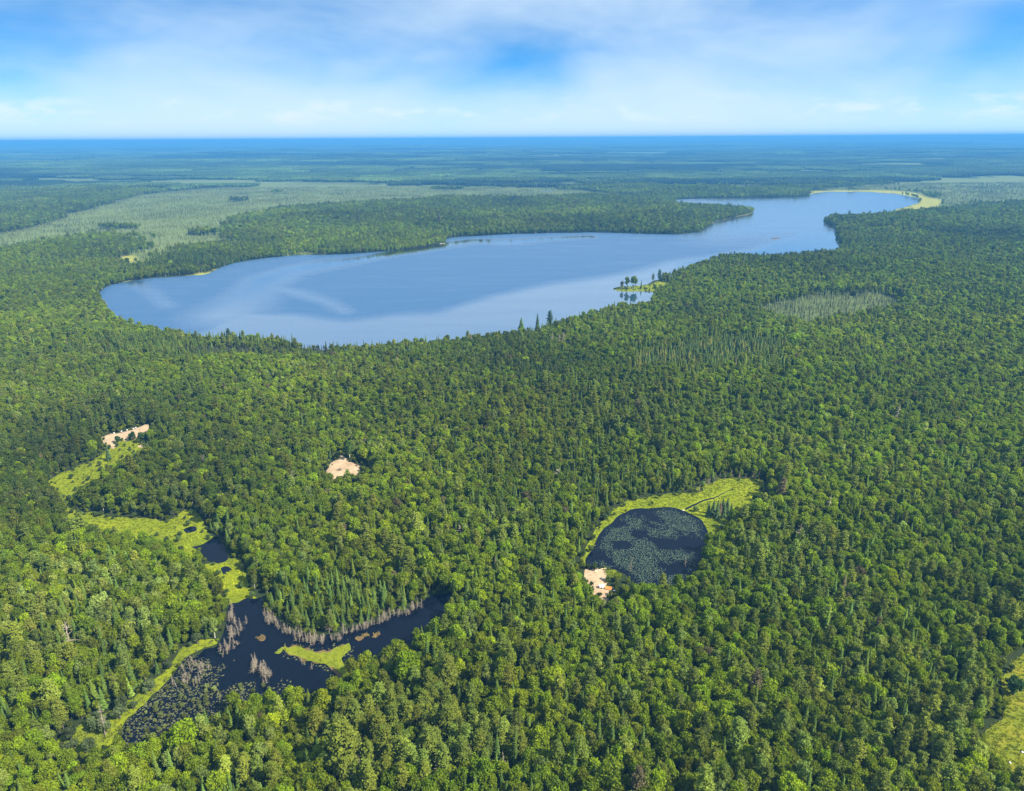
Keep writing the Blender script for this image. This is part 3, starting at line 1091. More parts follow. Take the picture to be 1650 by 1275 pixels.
def blob(cx, cy, rx, ry):
    return sstep(np.hypot((PX - cx) / rx, (PY - cy) / ry) + (fbm(TX / 18, TY / 18, 91, 2) - .5) * 0.9, 1.1, 0.75)


w_sp = 0.07 + 0.20 * sstep(fbm(TX / 60, TY / 60, 81, 2), 0.5, 0.72)
w_pi = 0.04 + 0.10 * sstep(fbm(TX / 50, TY / 50, 85, 2), 0.55, 0.75)
w_po = 0.05 + 0.12 * sstep(fbm(TX / 40, TY / 40, 88, 2), 0.55, 0.75)
for cx, cy, rx, ry, p in [(560, 955, 180, 45, .93), (450, 985, 60, 40, .9), (350, 862, 45, 45, .6), (1100, 775, 130, 30, .55), (945, 840, 40, 70, .55), (850, 680, 190, 120, .38),
                          (1150, 578, 130, 40, .92), (340, 556, 260, 26, .9), (620, 556, 180, 20, .55), (860, 515, 60, 14, .6), (1060, 440, 40, 20, .6), (220, 1060, 130, 70, .35),
                          (80, 1160, 110, 60, .35), (360, 1130, 60, 40, .5), (520, 1190, 60, 60, .45), (1300, 500, 200, 26, .4), (330, 415, 110, 14, .75), (1300, 950, 120, 90, .3), (1220, 820, 50, 50, .35)]:
    w_sp = np.maximum(w_sp, p * blob(cx, cy, rx, ry))
for cx, cy, rx, ry, p in [(650, 1180, 190, 90, .72), (1500, 1210, 110, 70, .45), (1250, 890, 90, 60, .35), (990, 660, 120, 60, .2), (420, 1240, 90, 40, .3), (1560, 1120, 40, 80, .4)]:
    w_pi = np.maximum(w_pi, p * blob(cx, cy, rx, ry))
for cx, cy, rx, ry, p in [(130, 1000, 150, 120, .42), (90, 640, 170, 60, .25), (310, 1190, 70, 40, .3), (300, 790, 80, 40, .35), (560, 600, 140, 30, .25), (60, 820, 90, 60, .25)]:
    w_po = np.maximum(w_po, p * blob(cx, cy, rx, ry))
tot = np.maximum(1.0, w_sp + w_pi + w_po)
w_sp, w_pi, w_po = w_sp / tot, w_pi / tot, w_po / tot
u_ = rng.random(n)
kind = np.where(u_ < w_sp, 1, np.where(u_ < w_sp + w_pi, 2, np.where(u_ < w_sp + w_pi + w_po, 3, 0)))
kind[bog | bog5 | (bog6 & (u_ < .8))] = 1
# sizes
sz = rng.uniform(0.80, 1.08, n) * (0.88 + 0.24 * fbm(TX / 30, TY / 30, 95, 2)) * np.where(TS < 0.85, 0.76, TS ** 0.35 * 0.86)
sz[rng.random(n) < 0.22] *= 0.72
sz[rng.random(n) < 0.06] *= 1.2
sx = rng.uniform(0.9, 1.15, n) * TS ** 0.55
sz[bog] = rng.uniform(0.22, 0.55, bog.sum())
sz[kind == 1] *= 1.12
sz[bog] /= 1.12
sz[bog5] *= 0.72
sz[bog6] *= 0.62
sx[bog5] *= 1.7
sz[bog & bog_in(BOGS[2], TX, TY)] *= 1.25
shore = edge_dist(LAKE, TX, TY) < 22
sz[shore] *= 0.88
for P_ in (MEADOW_C, MEADOW_L, MEADOW_M, POND_A, POND_C, POND_B, SAND_B, SAND_C, SAND_A, MEADOW_R):
    e_ = edge_dist(P_, TX, TY) < 6
    sz[e_] *= rng.uniform(0.6, 0.95, e_.sum())
# colours
TINT = np.zeros((n, 3))
base = np.array([[0.143, 0.194, 0.004], [0.076, 0.118, 0.018], [0.128, 0.162, 0.020], [0.180, 0.220, 0.042]])
TINT[:] = base[kind]
v1 = fbm(TX / 80, TY / 80, 101, 3) - .5
v2 = fbm(TX / 260, TY / 160, 107, 2) - .5
TINT *= (1 + 0.85 * v1 + 0.75 * v2)[:, None]
j_ = rng.normal(size=n)
TINT *= np.exp(0.20 * j_)[:, None]
yw = np.clip(rng.normal(0.0, 0.35, n) + 0.9 * (fbm(TX / 55, TY / 55, 111, 2) - .45), -0.5, 1)
TINT[:, 0] *= 1 + 0.19 * yw
TINT[:, 2] *= 1 - 0.3 * yw
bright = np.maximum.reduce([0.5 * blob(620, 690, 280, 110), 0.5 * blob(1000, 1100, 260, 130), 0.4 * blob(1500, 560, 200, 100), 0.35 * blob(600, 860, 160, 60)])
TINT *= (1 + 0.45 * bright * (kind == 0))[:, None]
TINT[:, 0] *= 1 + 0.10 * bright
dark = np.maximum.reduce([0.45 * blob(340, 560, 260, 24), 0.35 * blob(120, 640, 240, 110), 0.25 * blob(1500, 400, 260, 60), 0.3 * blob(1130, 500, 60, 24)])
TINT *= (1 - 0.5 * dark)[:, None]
lime = (kind == 0) & (rng.random(n) < 0.05)
TINT[lime] = np.array([0.21, 0.28, 0.008]) * rng.uniform(0.8, 1.2, (lime.sum(), 1))
olive = (kind == 0) & (rng.random(n) < 0.08)
TINT[olive] = np.array([0.128, 0.148, 0.010]) * rng.uniform(0.7, 1.2, (olive.sum(), 1))
brown = rng.random(n) < 0.005
TINT[brown] = np.array([0.15, 0.125, 0.055]) * rng.uniform(0.7, 1.2, (brown.sum(), 1))
TINT[bog] = np.array([0.175, 0.205, 0.060]) * rng.uniform(0.6, 1.3, (bog.sum(), 1)) * (0.35 + 1.3 * fbm(TX[bog] / 60, TY[bog] / 60, 221, 3))[:, None]
b2_ = bog_in(BOGS[2], TX, TY)
TINT[b2_] = np.array([0.155, 0.185, 0.075]) * rng.uniform(0.7, 1.25, (b2_.sum(), 1))
TINT[bog5] = np.where((rng.random((bog5.sum(), 1)) < 0.75), np.array([[0.080, 0.122, 0.024]]), np.array([[0.17, 0.175, 0.03]])) * rng.uniform(0.8, 1.2, (bog5.sum(), 1))
TINT[bog6] = np.array([0.055, 0.062, 0.030]) * rng.uniform(0.7, 1.3, (bog6.sum(), 1))
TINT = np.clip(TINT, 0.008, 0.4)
TZ = height(TX, TY)
ROTZ = rng.uniform(0, 6.283, n)
TILT = rng.normal(0, 0.03, (n, 2))
KN = ['broadleaf', 'spruce', 'pine', 'poplar']
IDX = np.array([rng.integers(0, K[KN[k]]['n']) for k in kind])

# where the photograph shows open water, meadow or sand, no crown stands in front of it
top = project(TX, TY, TZ + 10.5 * sz)
mid = project(TX, TY, TZ + 6.5 * sz)
openv = np.ones(n, bool)
for P_, pr in [(LAKE, .97), (POND_A, .93), (POND_B, 1.0), (POND_C, .96), (MEADOW_C, .97), (MEADOW_L, .85), (MEADOW_M, 1.0), (SAND_A, 1.0), (SAND_B, 1.0), (SAND_C, 1.0), (MEADOW_R, .95), (POOL_1, 1.0), (SAND_2, 1.0), (SAND_3, 1.0), (BANK_A, 0.6), (BOGS[2], .9)]:
    hit = inside(RAW[id(P_)], top[0], top[1]) if P_ is not LAKE else inside(RAW[id(P_)], mid[0], mid[1])
    if P_ is not LAKE:
        hit |= inside(RAW[id(P_)], mid[0], mid[1])
    openv &= ~(hit & (rng.random(n) < pr) & ~bog)

# nothing tall enough to shade the bare sand stands on its sunny side
for P_ in (SAND_A, SAND_B, SAND_C):
    for t_ in (2.5, 4.5, 6.5, 8.5):
        openv &= ~inside(P_, TX - math.sin(SUN_AZ) * t_, TY - math.cos(SUN_AZ) * t_)

# the one-off trees that stand out; ordinary trees make room for them
SPECIAL = []   # (px, py, kind, scale, tint, label, category-name, clear radius, base height z)


def special(px, py, kd, s, tint, label, clear=3.0, h=0.0, i=0, name=None, wide=1.0, group=None):
    x, y = unproject(px, py, h)
    SPECIAL.append(dict(x=x, y=y, kd=kd, s=s, tint=tint, label=label, clear=clear, i=i, name=name, wide=wide, group=group))


LIME, MID, PALE, SPR, PIN = (0.20, 0.28, 0.006), (0.065, 0.115, 0.018), (0.16, 0.20, 0.09), (0.06, 0.10, 0.035), (0.075, 0.105, 0.04)
special(657, 1112, 'broadleaf', 1.15, (0.145, 0.21, 0.004), 'big bright green dome shaped tree beside the arm of the dark pond', 4.5, i=3)
special(305, 1222, 'broadleaf', 1.05, LIME, 'bright lime green tree near the marshy end of the dark pond', 4, i=1)
special(564, 742, 'poplar', 0.95, (0.09, 0.15, 0.02), 'tall birch with a bare white trunk at the edge of the forest sand clearing', 3, name='birch_tree')
special(1002, 467, 'poplar', 0.8, (0.12, 0.13, 0.06), 'small thin pale tree at the tip of the lake spit', 3, i=1, name='broadleaf_tree')
special(1010, 466, 'poplar', 1.15, (0.13, 0.19, 0.03), 'slim leafy tree second from the tip of the lake spit', 3, i=2, name='broadleaf_tree')
special(1021, 466, 'broadleaf', 1.3, (0.13, 0.19, 0.03), 'largest round tree on the lake spit', 3, i=0)
special(1033, 465, 'spruce', 0.8, SPR, 'small dark spruce on the lake spit beside the large round tree', 2, name='spruce_tree')
special(1062, 455, 'pine', 0.95, (0.05, 0.09, 0.03), 'dark pine standing over the root of the lake spit', 3, name='pine_tree')
special(840, 536, 'spruce', 1.2, (0.09, 0.15, 0.03), 'broad light green conifer rising above the lake shore', 3, i=1, name='spruce_tree', wide=1.8)
special(866, 534, 'spruce', 1.25, (0.05, 0.09, 0.035), 'tall dark spruce rising above the lake shore', 3, i=2, name='spruce_tree', wide=1.3)
special(886, 532, 'pine', 1.1, (0.05, 0.09, 0.035), 'tall dark pine above the lake shore beside the dark spruce', 3, name='pine_tree')
special(370, 553, 'pine', 0.75, (0.05, 0.085, 0.035), 'dark flat topped pine poking above the lake shore bog', 3, i=1, name='pine_tree')
special(176, 742, 'spruce', 0.72, SPR, 'lone dark conifer standing in the long winding meadow', 3, name='spruce_tree', wide=1.35)
special(215, 711, 'broadleaf', 0.5, (0.045, 0.085, 0.022), 'large round bush in front of the sandy bank', 2, name='bush')
special(190, 714, 'shrub', 1.3, (0.05, 0.09, 0.025), 'small dark bush at the middle of the sandy bank', 1.5, name='bush')
special(229, 714, 'shrub', 2.0, (0.07, 0.12, 0.02), 'bright green bush beside the large round bush at the sandy bank', 1.5, i=1, name='bush')
special(1632, 1119, 'shrub', 1.9, (0.045, 0.09, 0.022), 'lone dark green bush in the dry grassy clearing', 2, i=2, name='bush')
special(560, 1262, 'pine', 1.1, (0.14, 0.165, 0.018), 'broad yellow green pine with layered boughs in the pine stand', 4, i=1, name='pine_tree', wide=1.2)
special(1070, 1035, 'broadleaf', 1.1, (0.12, 0.17, 0.005), 'very wide round tree in the forest near the sandy landing', 4, i=5)
for q_, (px_, py_) in enumerate([(1141, 833), (1149, 829), (1155, 836), (1160, 828), (1166, 835), (1171, 828), (1177, 836), (1164, 824)]):
    special(px_, py_, 'spruce', 0.62 + 0.05 * (q_ % 3), (0.075, 0.115, 0.035) if q_ != 3 else (0.14, 0.10, 0.06), 'grey green spruce in the clump inside the lily pond meadow' if q_ != 3 else 'brown dying spruce in the clump inside the lily pond meadow',
            2, i=q_ % 4, name='spruce_tree', wide=1.3, group='spruces clumped inside the lily pond meadow' if q_ != 3 else None)
# trees just outside the right edge whose shadows fall on the dry clearing
keep = openv.copy()
for s in SPECIAL:
    keep &= np.hypot(TX - s['x'], TY - s['y']) > s['clear']

# ------------------------------------------------------------------ nearest trees as individuals, the rest as forest
pxt, pyt, pwt = project(TX, TY, TZ + 9)
inframe = (pxt > 0) & (pxt < 1650) & (pyt > 230) & (pyt < 1290) & keep
indiv = np.zeros(n, bool)
LIMIT = {0: 290, 1: 270, 2: 285, 3: 295}
for k in range(4):
    c_ = np.where(inframe & (kind == k))[0]
    size_ = sz[c_] / np.hypot(np.hypot(TX[c_], TY[c_]), CAM_H)
    indiv[c_[np.argsort(-size_)[:LIMIT[k]]]] = True

LANDM = [('beside the marshy end of the dark pond', 250, 1130), ('on the spruce bank of the dark pond', 500, 960), ('on the bank by the long green mat', 620, 1100), ('near the sandy landing', 970, 990),
         ('beside the lily pond', 1060, 900), ('beside the dry grassy clearing', 1560, 1150), ('in the forest between sandy landing and dry clearing', 1150, 1060), ('along the little dark pond', 330, 910),
         ('in the forest away from the marsh bank', 60, 980), ('along the winding meadow', 180, 800), ('around the forest sand clearing', 560, 790), ('in the forest between lily pond and dry clearing', 1380, 1020),
         ('near the lime green tree by the marsh', 250, 1255), ('in the pine stand facing the dark pond', 680, 1210), ('in the forest beyond the trees around the landing', 960, 1180), ('in the forest between pine stand and dry clearing', 1250, 1210)]
LW = np.array([unproject(p, q_) for _, p, q_ in LANDM])


def look(k, tint):
    r_, g_, b_ = tint
    lum = 0.3 * r_ + 0.6 * g_ + 0.1 * b_
    if k == 0:
        if r_ > g_:
            return 'brownish broadleaf tree with thinning crown'
        if r_ > 0.90 * g_:
            return 'olive round broadleaf tree'
        if lum > 0.185:
            return 'lime green round broadleaf tree'
        if lum < 0.115:
            return 'dark green round broadleaf tree'
        return 'mid green round broadleaf tree'
    if k == 1:
        if r_ > g_:
            return 'brown dying spruce'
        return 'dark green narrow pointed spruce' if lum < 0.090 else 'grey green narrow pointed spruce'
    if k == 2:
        if r_ > g_:
            return 'brown needled pine'
        return 'dark green layered pine' if lum < 0.125 else 'light olive layered pine'
    if r_ > g_:
        return 'brownish thin crowned poplar'
    return 'pale silvery green poplar' if lum > 0.19 else 'soft green slim crowned poplar'


ONAME = ['broadleaf_tree', 'spruce_tree', 'pine_tree', 'poplar_tree']


def put_tree(name, kd, i, x, y, z, rot, scl, tint, label, group=None, cat='tree'):
    e = bpy.data.objects.new(name, None)
    e.empty_display_size = 0.5
    COL.objects.link(e)
    e.location = (x, y, z)
    e.rotation_euler = rot
    e.scale = scl
    e['label'] = label
    e['category'] = cat
    if group:
        e['group'] = group
    c = bpy.data.objects.new('crown', K[kd]['crown'][i])
    c['tint'] = [float(t_) for t_ in tint]
    t_ = bpy.data.objects.new('trunk', K[kd]['trunk'][i])
    for o in (c, t_):
        COL.objects.link(o)
        o.parent = e
    return e


for i in np.where(indiv)[0]:
    k = int(kind[i])
    li = int(np.argmin(np.hypot(LW[:, 0] - TX[i], LW[:, 1] - TY[i])))
    s = float(sz[i])
    lab = ('tall ' if s > 1.02 else 'small ' if s < 0.75 else '') + look(k, TINT[i]) + ' ' + LANDM[li][0]
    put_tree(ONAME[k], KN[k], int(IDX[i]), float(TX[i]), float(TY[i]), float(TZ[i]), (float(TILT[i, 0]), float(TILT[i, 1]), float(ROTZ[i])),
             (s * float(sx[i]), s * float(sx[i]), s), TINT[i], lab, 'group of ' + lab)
for s in SPECIAL:
    z = float(height(np.array([s['x']]), np.array([s['y']]))[0])
    kd = s['kd']
    nm = s['name'] or 'broadleaf_tree'
    put_tree(nm, kd, s['i'] % K[kd]['n'], s['x'], s['y'], z, (0, 0, random.uniform(0, 6)), (s['s'] * s['wide'], s['s'] * s['wide'], s['s']), s['tint'], s['label'], s['group'],
             'bush' if nm == 'bush' else 'tree')

rest = keep & ~indiv
FN = [('broadleaf_forest', 'green broadleaf forest canopy covering the land around the lake and ponds'),
      ('spruce_forest', 'narrow dark spruces scattered through the forest and bogs'),
      ('pine_forest', 'olive green pines mixed into the forest'),
      ('poplar_forest', 'pale poplars dotted through the broadleaf forest')]
for k in range(4):
    s_ = np.where(rest & (kind == k))[0]
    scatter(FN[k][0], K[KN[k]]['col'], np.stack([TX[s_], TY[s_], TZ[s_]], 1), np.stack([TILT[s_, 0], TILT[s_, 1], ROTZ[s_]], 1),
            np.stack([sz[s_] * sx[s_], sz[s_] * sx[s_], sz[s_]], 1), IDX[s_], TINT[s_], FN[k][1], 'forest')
print('trees', n, 'individual', indiv.sum())

# far forest in canopy patches
FXs, FYs, FSs = [], [], []
for y0, y1, s, sp in [(2600, 6500, 1.0, 108), (6500, 13000, 2.0, 215), (13000, 33000, 4.0, 430)]:
    rr = np.arange(y0, y1, sp)
    for r_ in rr:
        aa = np.arange(-0.80, 0.80, sp / r_)
        FXs.append(r_ * np.sin(aa) + rng.uniform(-.3, .3, len(aa)) * sp)
        FYs.append(r_ * np.cos(aa) + rng.uniform(-.3, .3, len(aa)) * sp)
        FSs.append(np.full(len(aa), s))
FX, FY, FS = map(np.concatenate, (FXs, FYs, FSs))
k_ = (far_bog(FX, FY) < rng.uniform(0.25, 0.75, len(FX))) & (FY > 2550)
for P_ in BOGS:
    k_ &= ~bog_in(P_, FX, FY)
FX, FY, FS = FX[k_], FY[k_], FS[k_]
dk = fbm(FX / 700, FY / 350, 121, 3)
ft = np.array([0.066, 0.108, 0.026]) * (0.75 + 1.5 * (dk - .45))[:, None] * np.exp(0.22 * rng.normal(size=(len(FX), 1)))
dark = sstep(fbm(FX / 900 + 7, FY / 380 + 3, 131, 3), 0.54, 0.62)  # cloud shadow put into the tint, in bands that also favour conifers
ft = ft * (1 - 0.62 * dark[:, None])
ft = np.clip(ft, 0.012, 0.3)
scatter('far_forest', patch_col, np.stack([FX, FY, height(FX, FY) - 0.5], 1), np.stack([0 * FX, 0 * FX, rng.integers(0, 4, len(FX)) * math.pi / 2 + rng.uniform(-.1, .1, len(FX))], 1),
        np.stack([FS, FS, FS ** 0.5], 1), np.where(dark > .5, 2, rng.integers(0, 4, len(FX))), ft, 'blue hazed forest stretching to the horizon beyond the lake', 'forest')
print('patches', len(FX))


# ------------------------------------------------------------------ sedge tufts, marsh shrubs, lily pads
def fill(poly, sp, jitter=0.5):
    x0, y0 = poly.min(0)
    x1, y1 = poly.max(0)
    X, Y = np.meshgrid(np.arange(x0, x1, sp), np.arange(y0, y1, sp))
    X = X.ravel() + rng.uniform(-jitter, jitter, X.size) * sp
    Y = Y.ravel() + rng.uniform(-jitter, jitter, Y.size) * sp
    k = inside(poly, X, Y)
    return X[k], Y[k]


tx, ty, tt = [], [], []
for P_, sp, c in [(MEADOW_C, 1.1, (0.20, 0.235, 0.006)), (MEADOW_L, 1.2, (0.19, 0.22, 0.006)), (MEADOW_M, 1.1, (0.26, 0.285, 0.006)), (MEADOW_R, 1.0, (0.17, 0.19, 0.008)), (BANK_A, 1.2, (0.16, 0.18, 0.03)),
                  (SPIT, 2.0, (0.18, 0.22, 0.03)), (MAT_A, 0.9, (0.20, 0.225, 0.006)), (MAT_B, 0.8, (0.2, 0.24, 0.03)), (MAT_C, 0.8, (0.2, 0.14, 0.05)), (MAT_D, 0.8, (0.2, 0.15, 0.05)), (MAT_E, 0.8, (0.2, 0.15, 0.05)), (GRASS_C, 0.8, (0.17, 0.21, 0.02))]:
    x, y = fill(P_, sp)
    if P_ is MEADOW_C:
        k = ~inside(POND_C, x, y)
        dcr = np.min(np.hypot(x[:, None] - ck2[None, :, 0], y[:, None] - ck2[None, :, 1]), 1)
        k &= dcr > 1.6
        x, y = x[k], y[k]
    if P_ is BANK_A or P_ is MEADOW_M or P_ is MEADOW_L:
        for Q_ in (POND_A, POND_B, POOL_1, POOL_2):
            k = ~inside(Q_, x, y)
            x, y = x[k], y[k]
    k = rng.random(len(x)) < 0.75
    x, y = x[k], y[k]
    c = np.array(c) * (0.2 + 1.6 * (0.5 * fbm(x / 6, y / 6, 141, 3) + 0.5 * fbm(x / 22, y / 22, 143, 2)))[:, None] * rng.uniform(0.8, 1.2, (len(x), 1))
    tx.append(x)
    ty.append(y)
    tt.append(c)
tx, ty, tt = map(np.concatenate, (tx, ty, tt))
s_ = rng.uniform(0.6, 1.3, len(tx))
scatter('sedge', tuft_col, np.stack([tx, ty, 0 * tx + 0.06], 1), np.stack([0 * tx, 0 * tx, rng.uniform(0, 6.28, len(tx))], 1), np.stack([s_ * 1.4, s_ * 1.4, s_ * 0.8], 1), rng.integers(0, 3, len(tx)), tt,
        'yellow green sedge and grass tufts covering the meadows', 'sedge')

# shrubs: marsh, meadow rims, banks
hx, hy, hs_, ht = [], [], [], []


def add_shrubs(x, y, lo, hi, c, cv=0.25):
    hx.append(x)
    hy.append(y)
    hs_.append(rng.uniform(lo, hi, len(x)))
    ht.append(np.array(c) * np.exp(cv * rng.normal(size=(len(x), 1))))


x, y = fill(POND_A, 1.7)
px, py, _ = project(x, y, 0.0)
marsh = sstep(fbm(x / 7, y / 7, 151, 3) + 0.16 * sstep(py, 1060, 1150) + 0.22 * sstep(px, 400, 300) + 0.15 * sstep(py, 1090, 1110), 0.66, 0.78) * sstep(px - 0.4 * (py - 1080), 470, 400) * sstep(py, 1035, 1065)
k = rng.random(len(x)) < marsh * 0.38
add_shrubs(x[k], y[k], 0.2, 0.6, (0.12, 0.14, 0.04), 0.4)
MARSH_XY = (x[k], y[k])
x, y = fill(BANK_A, 3.2)
k = rng.random(len(x)) < 0.6
add_shrubs(x[k], y[k], 0.5, 1.4, (0.10, 0.13, 0.045))
for P_, sp in [(MEADOW_L, 3.4), (MEADOW_C, 3.2), (MEADOW_R, 4.5), (MEADOW_M, 3.0)]:
    x, y = fill(P_, sp)
    ed = edge_dist(P_, x, y)
    k = rng.random(len(x)) < np.where(ed < 3, 0.55, 0.14 if P_ is MEADOW_L else 0.05)
    for Q_ in (POND_A, POND_B, POND_C, POOL_1):
        k &= ~inside(Q_, x, y)
    add_shrubs(x[k], y[k], 0.3, 0.9, (0.09, 0.13, 0.03))
for P_ in (SAND_A, SAND_B, SAND_C):
    t_ = rng.uniform(0, len(P_), 26)
    i0 = t_.astype(int) % len(P_)
    q_ = P_[i0] + rng.normal(0, 0.7, (26, 2))
    add_shrubs(q_[:, 0], q_[:, 1], 0.25, 0.7, (0.09, 0.13, 0.025))
x, y = fill(SPIT, 4)
k = rng.random(len(x)) < 0.4
add_shrubs(x[k], y[k], 0.3, 0.8, (0.10, 0.14, 0.03))
ux, uy = grid(90, 760, 3.1)
px, py, pw = project(ux, uy, 2.0)
k = (px > -120) & (px < 1780) & (py < 1400)
ux, uy = ux[k], uy[k]
for P_ in WATERS + SANDS + MEADOWS + [GRASS_C]:
    k = ~inside(P_, ux, uy)
    ux, uy = ux[k], uy[k]
k = edge_dist(SAND_C, ux, uy) > 1.0
for P_ in BOGS:
    k &= ~bog_in(P_, ux, uy)
ux, uy = ux[k], uy[k]
n_mid = sum(map(len, hx))
add_shrubs(ux, uy, 0.7, 2.0, (0.125, 0.155, 0.006), 0.3)
hx, hy, hs_, ht = map(np.concatenate, (hx, hy, hs_, ht))
hz_ = height(hx, hy) + 0.05
ed_ = np.full(len(hx), 1e9)
for P_ in [POND_A, POND_B, POND_C, MEADOW_C, MEADOW_L, MEADOW_M, MEADOW_R, SAND_A, SAND_B, SAND_C, BANK_A]:
    ed_ = np.minimum(ed_, edge_dist(P_, hx, hy))
is_u = np.arange(len(hx)) >= n_mid
hs_ = np.where(is_u & (ed_ < 9), hs_ * (0.4 + 0.6 * ed_ / 9), hs_)
scatter('shrubs', K['shrub']['col'], np.stack([hx, hy, hz_], 1), np.stack([0 * hx, 0 * hx, rng.uniform(0, 6.28, len(hx))], 1), np.stack([hs_ * 1.15, hs_ * 1.15, hs_], 1), rng.integers(0, 3, len(hx)), ht,
        'low green shrubs under the trees and in the marsh', 'shrubs')

# lily pads on the round pond
M_PAD = plain_mat('lily_pad', (0.10, 0.15, 0.07), 0.45, 0.35, 0.3)
x, y = fill(POND_C, 0.36)
dens = sstep(fbm(x / 9 + 2, y / 9, 161, 4), 0.36, 0.56) * sstep(edge_dist(POND_C, x, y), 0.5, 5)
k = rng.random(len(x)) < dens * 0.62
x, y = x[k], y[k]
npd = len(x)
ra = rng.uniform(0.07, 0.18, npd)
a6 = np.arange(6) / 6 * 5.9 + rng.uniform(0, 6.28, (npd, 1))
V = np.stack([x[:, None] + ra[:, None] * np.cos(a6), y[:, None] + ra[:, None] * np.sin(a6), np.full((npd, 6), 0.125) + rng.uniform(0, .02, (npd, 1))], -1).reshape(-1, 3)
me = mesh_from('lily_pads', V, (np.arange(npd)[:, None] * 6 + np.arange(6)), [M_PAD])
obj('lily_pads', me, kind='stuff', label='pale green lily pads floating across the round pond', category='lily pads')
print('pads', npd, 'tufts', len(tx), 'shrubs', len(hx))

# floating weed and peat in the marshy end of the dark pond
M_WEED = plain_mat('marsh_weed', (0.075, 0.078, 0.022), 0.9, 0.4, 0.25)
x, y = fill(POND_A, 0.6)
px, py, _ = project(x, y, 0.0)
dens = sstep(fbm(x / 6, y / 6, 151, 3) + 0.16 * sstep(py, 1060, 1150) + 0.22 * sstep(px, 400, 300) + 0.15 * sstep(py, 1090, 1110), 0.60, 0.76) * sstep(px - 0.4 * (py - 1080), 480, 400) * sstep(py, 1030, 1055)
dm_ = np.where(inside(MAT_A, x, y), -1.0, edge_dist(MAT_A, x, y))
dens = np.maximum(dens, ((dm_ > 0) & (dm_ < 3.0)) * 0.45 * sstep(dm_, 3.0, 0.3))
k = rng.random(len(x)) < dens * 0.7
x, y = x[k], y[k]
npd = len(x)
ra = rng.uniform(0.08, 0.38, (npd, 1)) * rng.uniform(0.5, 1.5, (npd, 7))
a7 = np.arange(7) / 7 * 6.283 + rng.uniform(0, 6.28, (npd, 1))
V = np.stack([x[:, None] + ra * np.cos(a7), y[:, None] + ra * np.sin(a7), np.full((npd, 7), 0.12) + rng.uniform(0, .08, (npd, 1))], -1).reshape(-1, 3)
me = mesh_from('marsh_weed', V, (np.arange(npd)[:, None] * 7 + np.arange(7)), [M_WEED])
obj('marsh_weed', me, kind='stuff', label='olive brown floating weed in the marshy end of the dark pond', category='weed')

# ------------------------------------------------------------------ dead trees
count_dead = 0


def snag(x, y, s, label, group, z=0.0, i=None, wide=1.0):
    global count_dead
    i = random.randrange(6) if i is None else i
    o = bpy.data.objects.new('dead_tree', SNAGS[i])
    COL.objects.link(o)
    o.location = (x, y, z)
    o.rotation_euler = (random.gauss(0, .06), random.gauss(0, .06), random.uniform(0, 6.28))
    o.scale = (s * wide, s * wide, s)
    o['label'] = label
    o['category'] = 'dead tree'
    if group:
        o['group'] = group
    count_dead += 1


def along(pts, n_, spread, lo, hi, label, group, wide=1.0, words=None):
    P_ = np.array([unproject(*p) for p in pts])
    L = np.concatenate([[0], np.cumsum(np.linalg.norm(np.diff(P_, axis=0), axis=1))])
    for _ in range(n_):
        t_ = random.uniform(0, L[-1])
        x_ = np.interp(t_, L, P_[:, 0]) + random.gauss(0, spread * .6)
        y_ = np.interp(t_, L, P_[:, 1]) + random.gauss(0, spread)
        s_3 = random.uniform(lo, hi)
        l3, g3 = label, group
        if words:
            f_ = min(len(words) - 1, int(t_ / L[-1] * len(words)))
            hw = 'tallest' if s_3 > lo + .75 * (hi - lo) else 'short' if s_3 < lo + .33 * (hi - lo) else 'mid height'
            l3, g3 = hw + ' ' + label + ' ' + words[f_], hw + ' ' + group + ' ' + words[f_]
        snag(x_, y_, s_3, l3, g3, wide=wide)


along([(424, 990), (440, 1006), (462, 1020), (500, 1034), (520, 1034), (545, 1028), (582, 1012), (645, 992), (680, 974)], 166, 1.1, 0.27, 0.54,
      'grey dead spruce belting the dark pond', 'dead spruces belting the dark pond', 1.5,
      ['near the yellow meadow', 'across from the brown mat', 'behind the long green mat', 'before the brown peat mats', 'along the narrow arm'])
along([(372, 985), (376, 1010), (386, 1020), (376, 1040), (360, 1052)], 38, 1.8, 0.3, 0.6, 'grey drowned tree at the head of the dark pond', 'drowned trees at the head of the dark pond', 1.5,
      ['by the yellow meadow', 'beside the open water', 'at the marsh edge'])
along([(408, 1068), (420, 1078), (432, 1092), (424, 1104)], 32, 1.3, 0.33, 0.6, 'grey dead tree in the drowned thicket', 'dead trees in the drowned thicket', 1.5,
      ['facing the brown mat', 'in its dense middle', 'by the marsh shrubs'])
along([(280, 1100), (320, 1102), (300, 1090), (265, 1118), (340, 1075)], 20, 2.6, 0.35, 0.65, 'pale dead stub scattered in the marshy end of the dark pond', 'dead stubs scattered in the marsh', 1.4)
along([(1120, 798), (1140, 780), (1180, 772), (1225, 772)], 14, 1.2, 0.5, 0.9, 'thin grey dead tree on the far rim of the lily pond meadow', 'dead trees on the lily pond meadow rim', 1.0)
for px_, py_, s_2, l_ in [(397, 1006, .75, 'single pale dead stem standing in open water of the dark pond'), (487, 1072, .5, 'short dead stem in the water beside the long green mat'), (503, 1079, .55, 'lone dead stem in the dark pond near the bank trees'),
                          (1015, 922, .8, 'pale bushy dead tree beside the lily pond and sandy landing'), (1104, 915, .8, 'pale dead tree leaning over the lily pond shore')]:
    x_, y_ = unproject(px_, py_)
    snag(x_, y_, s_2, l_, None)
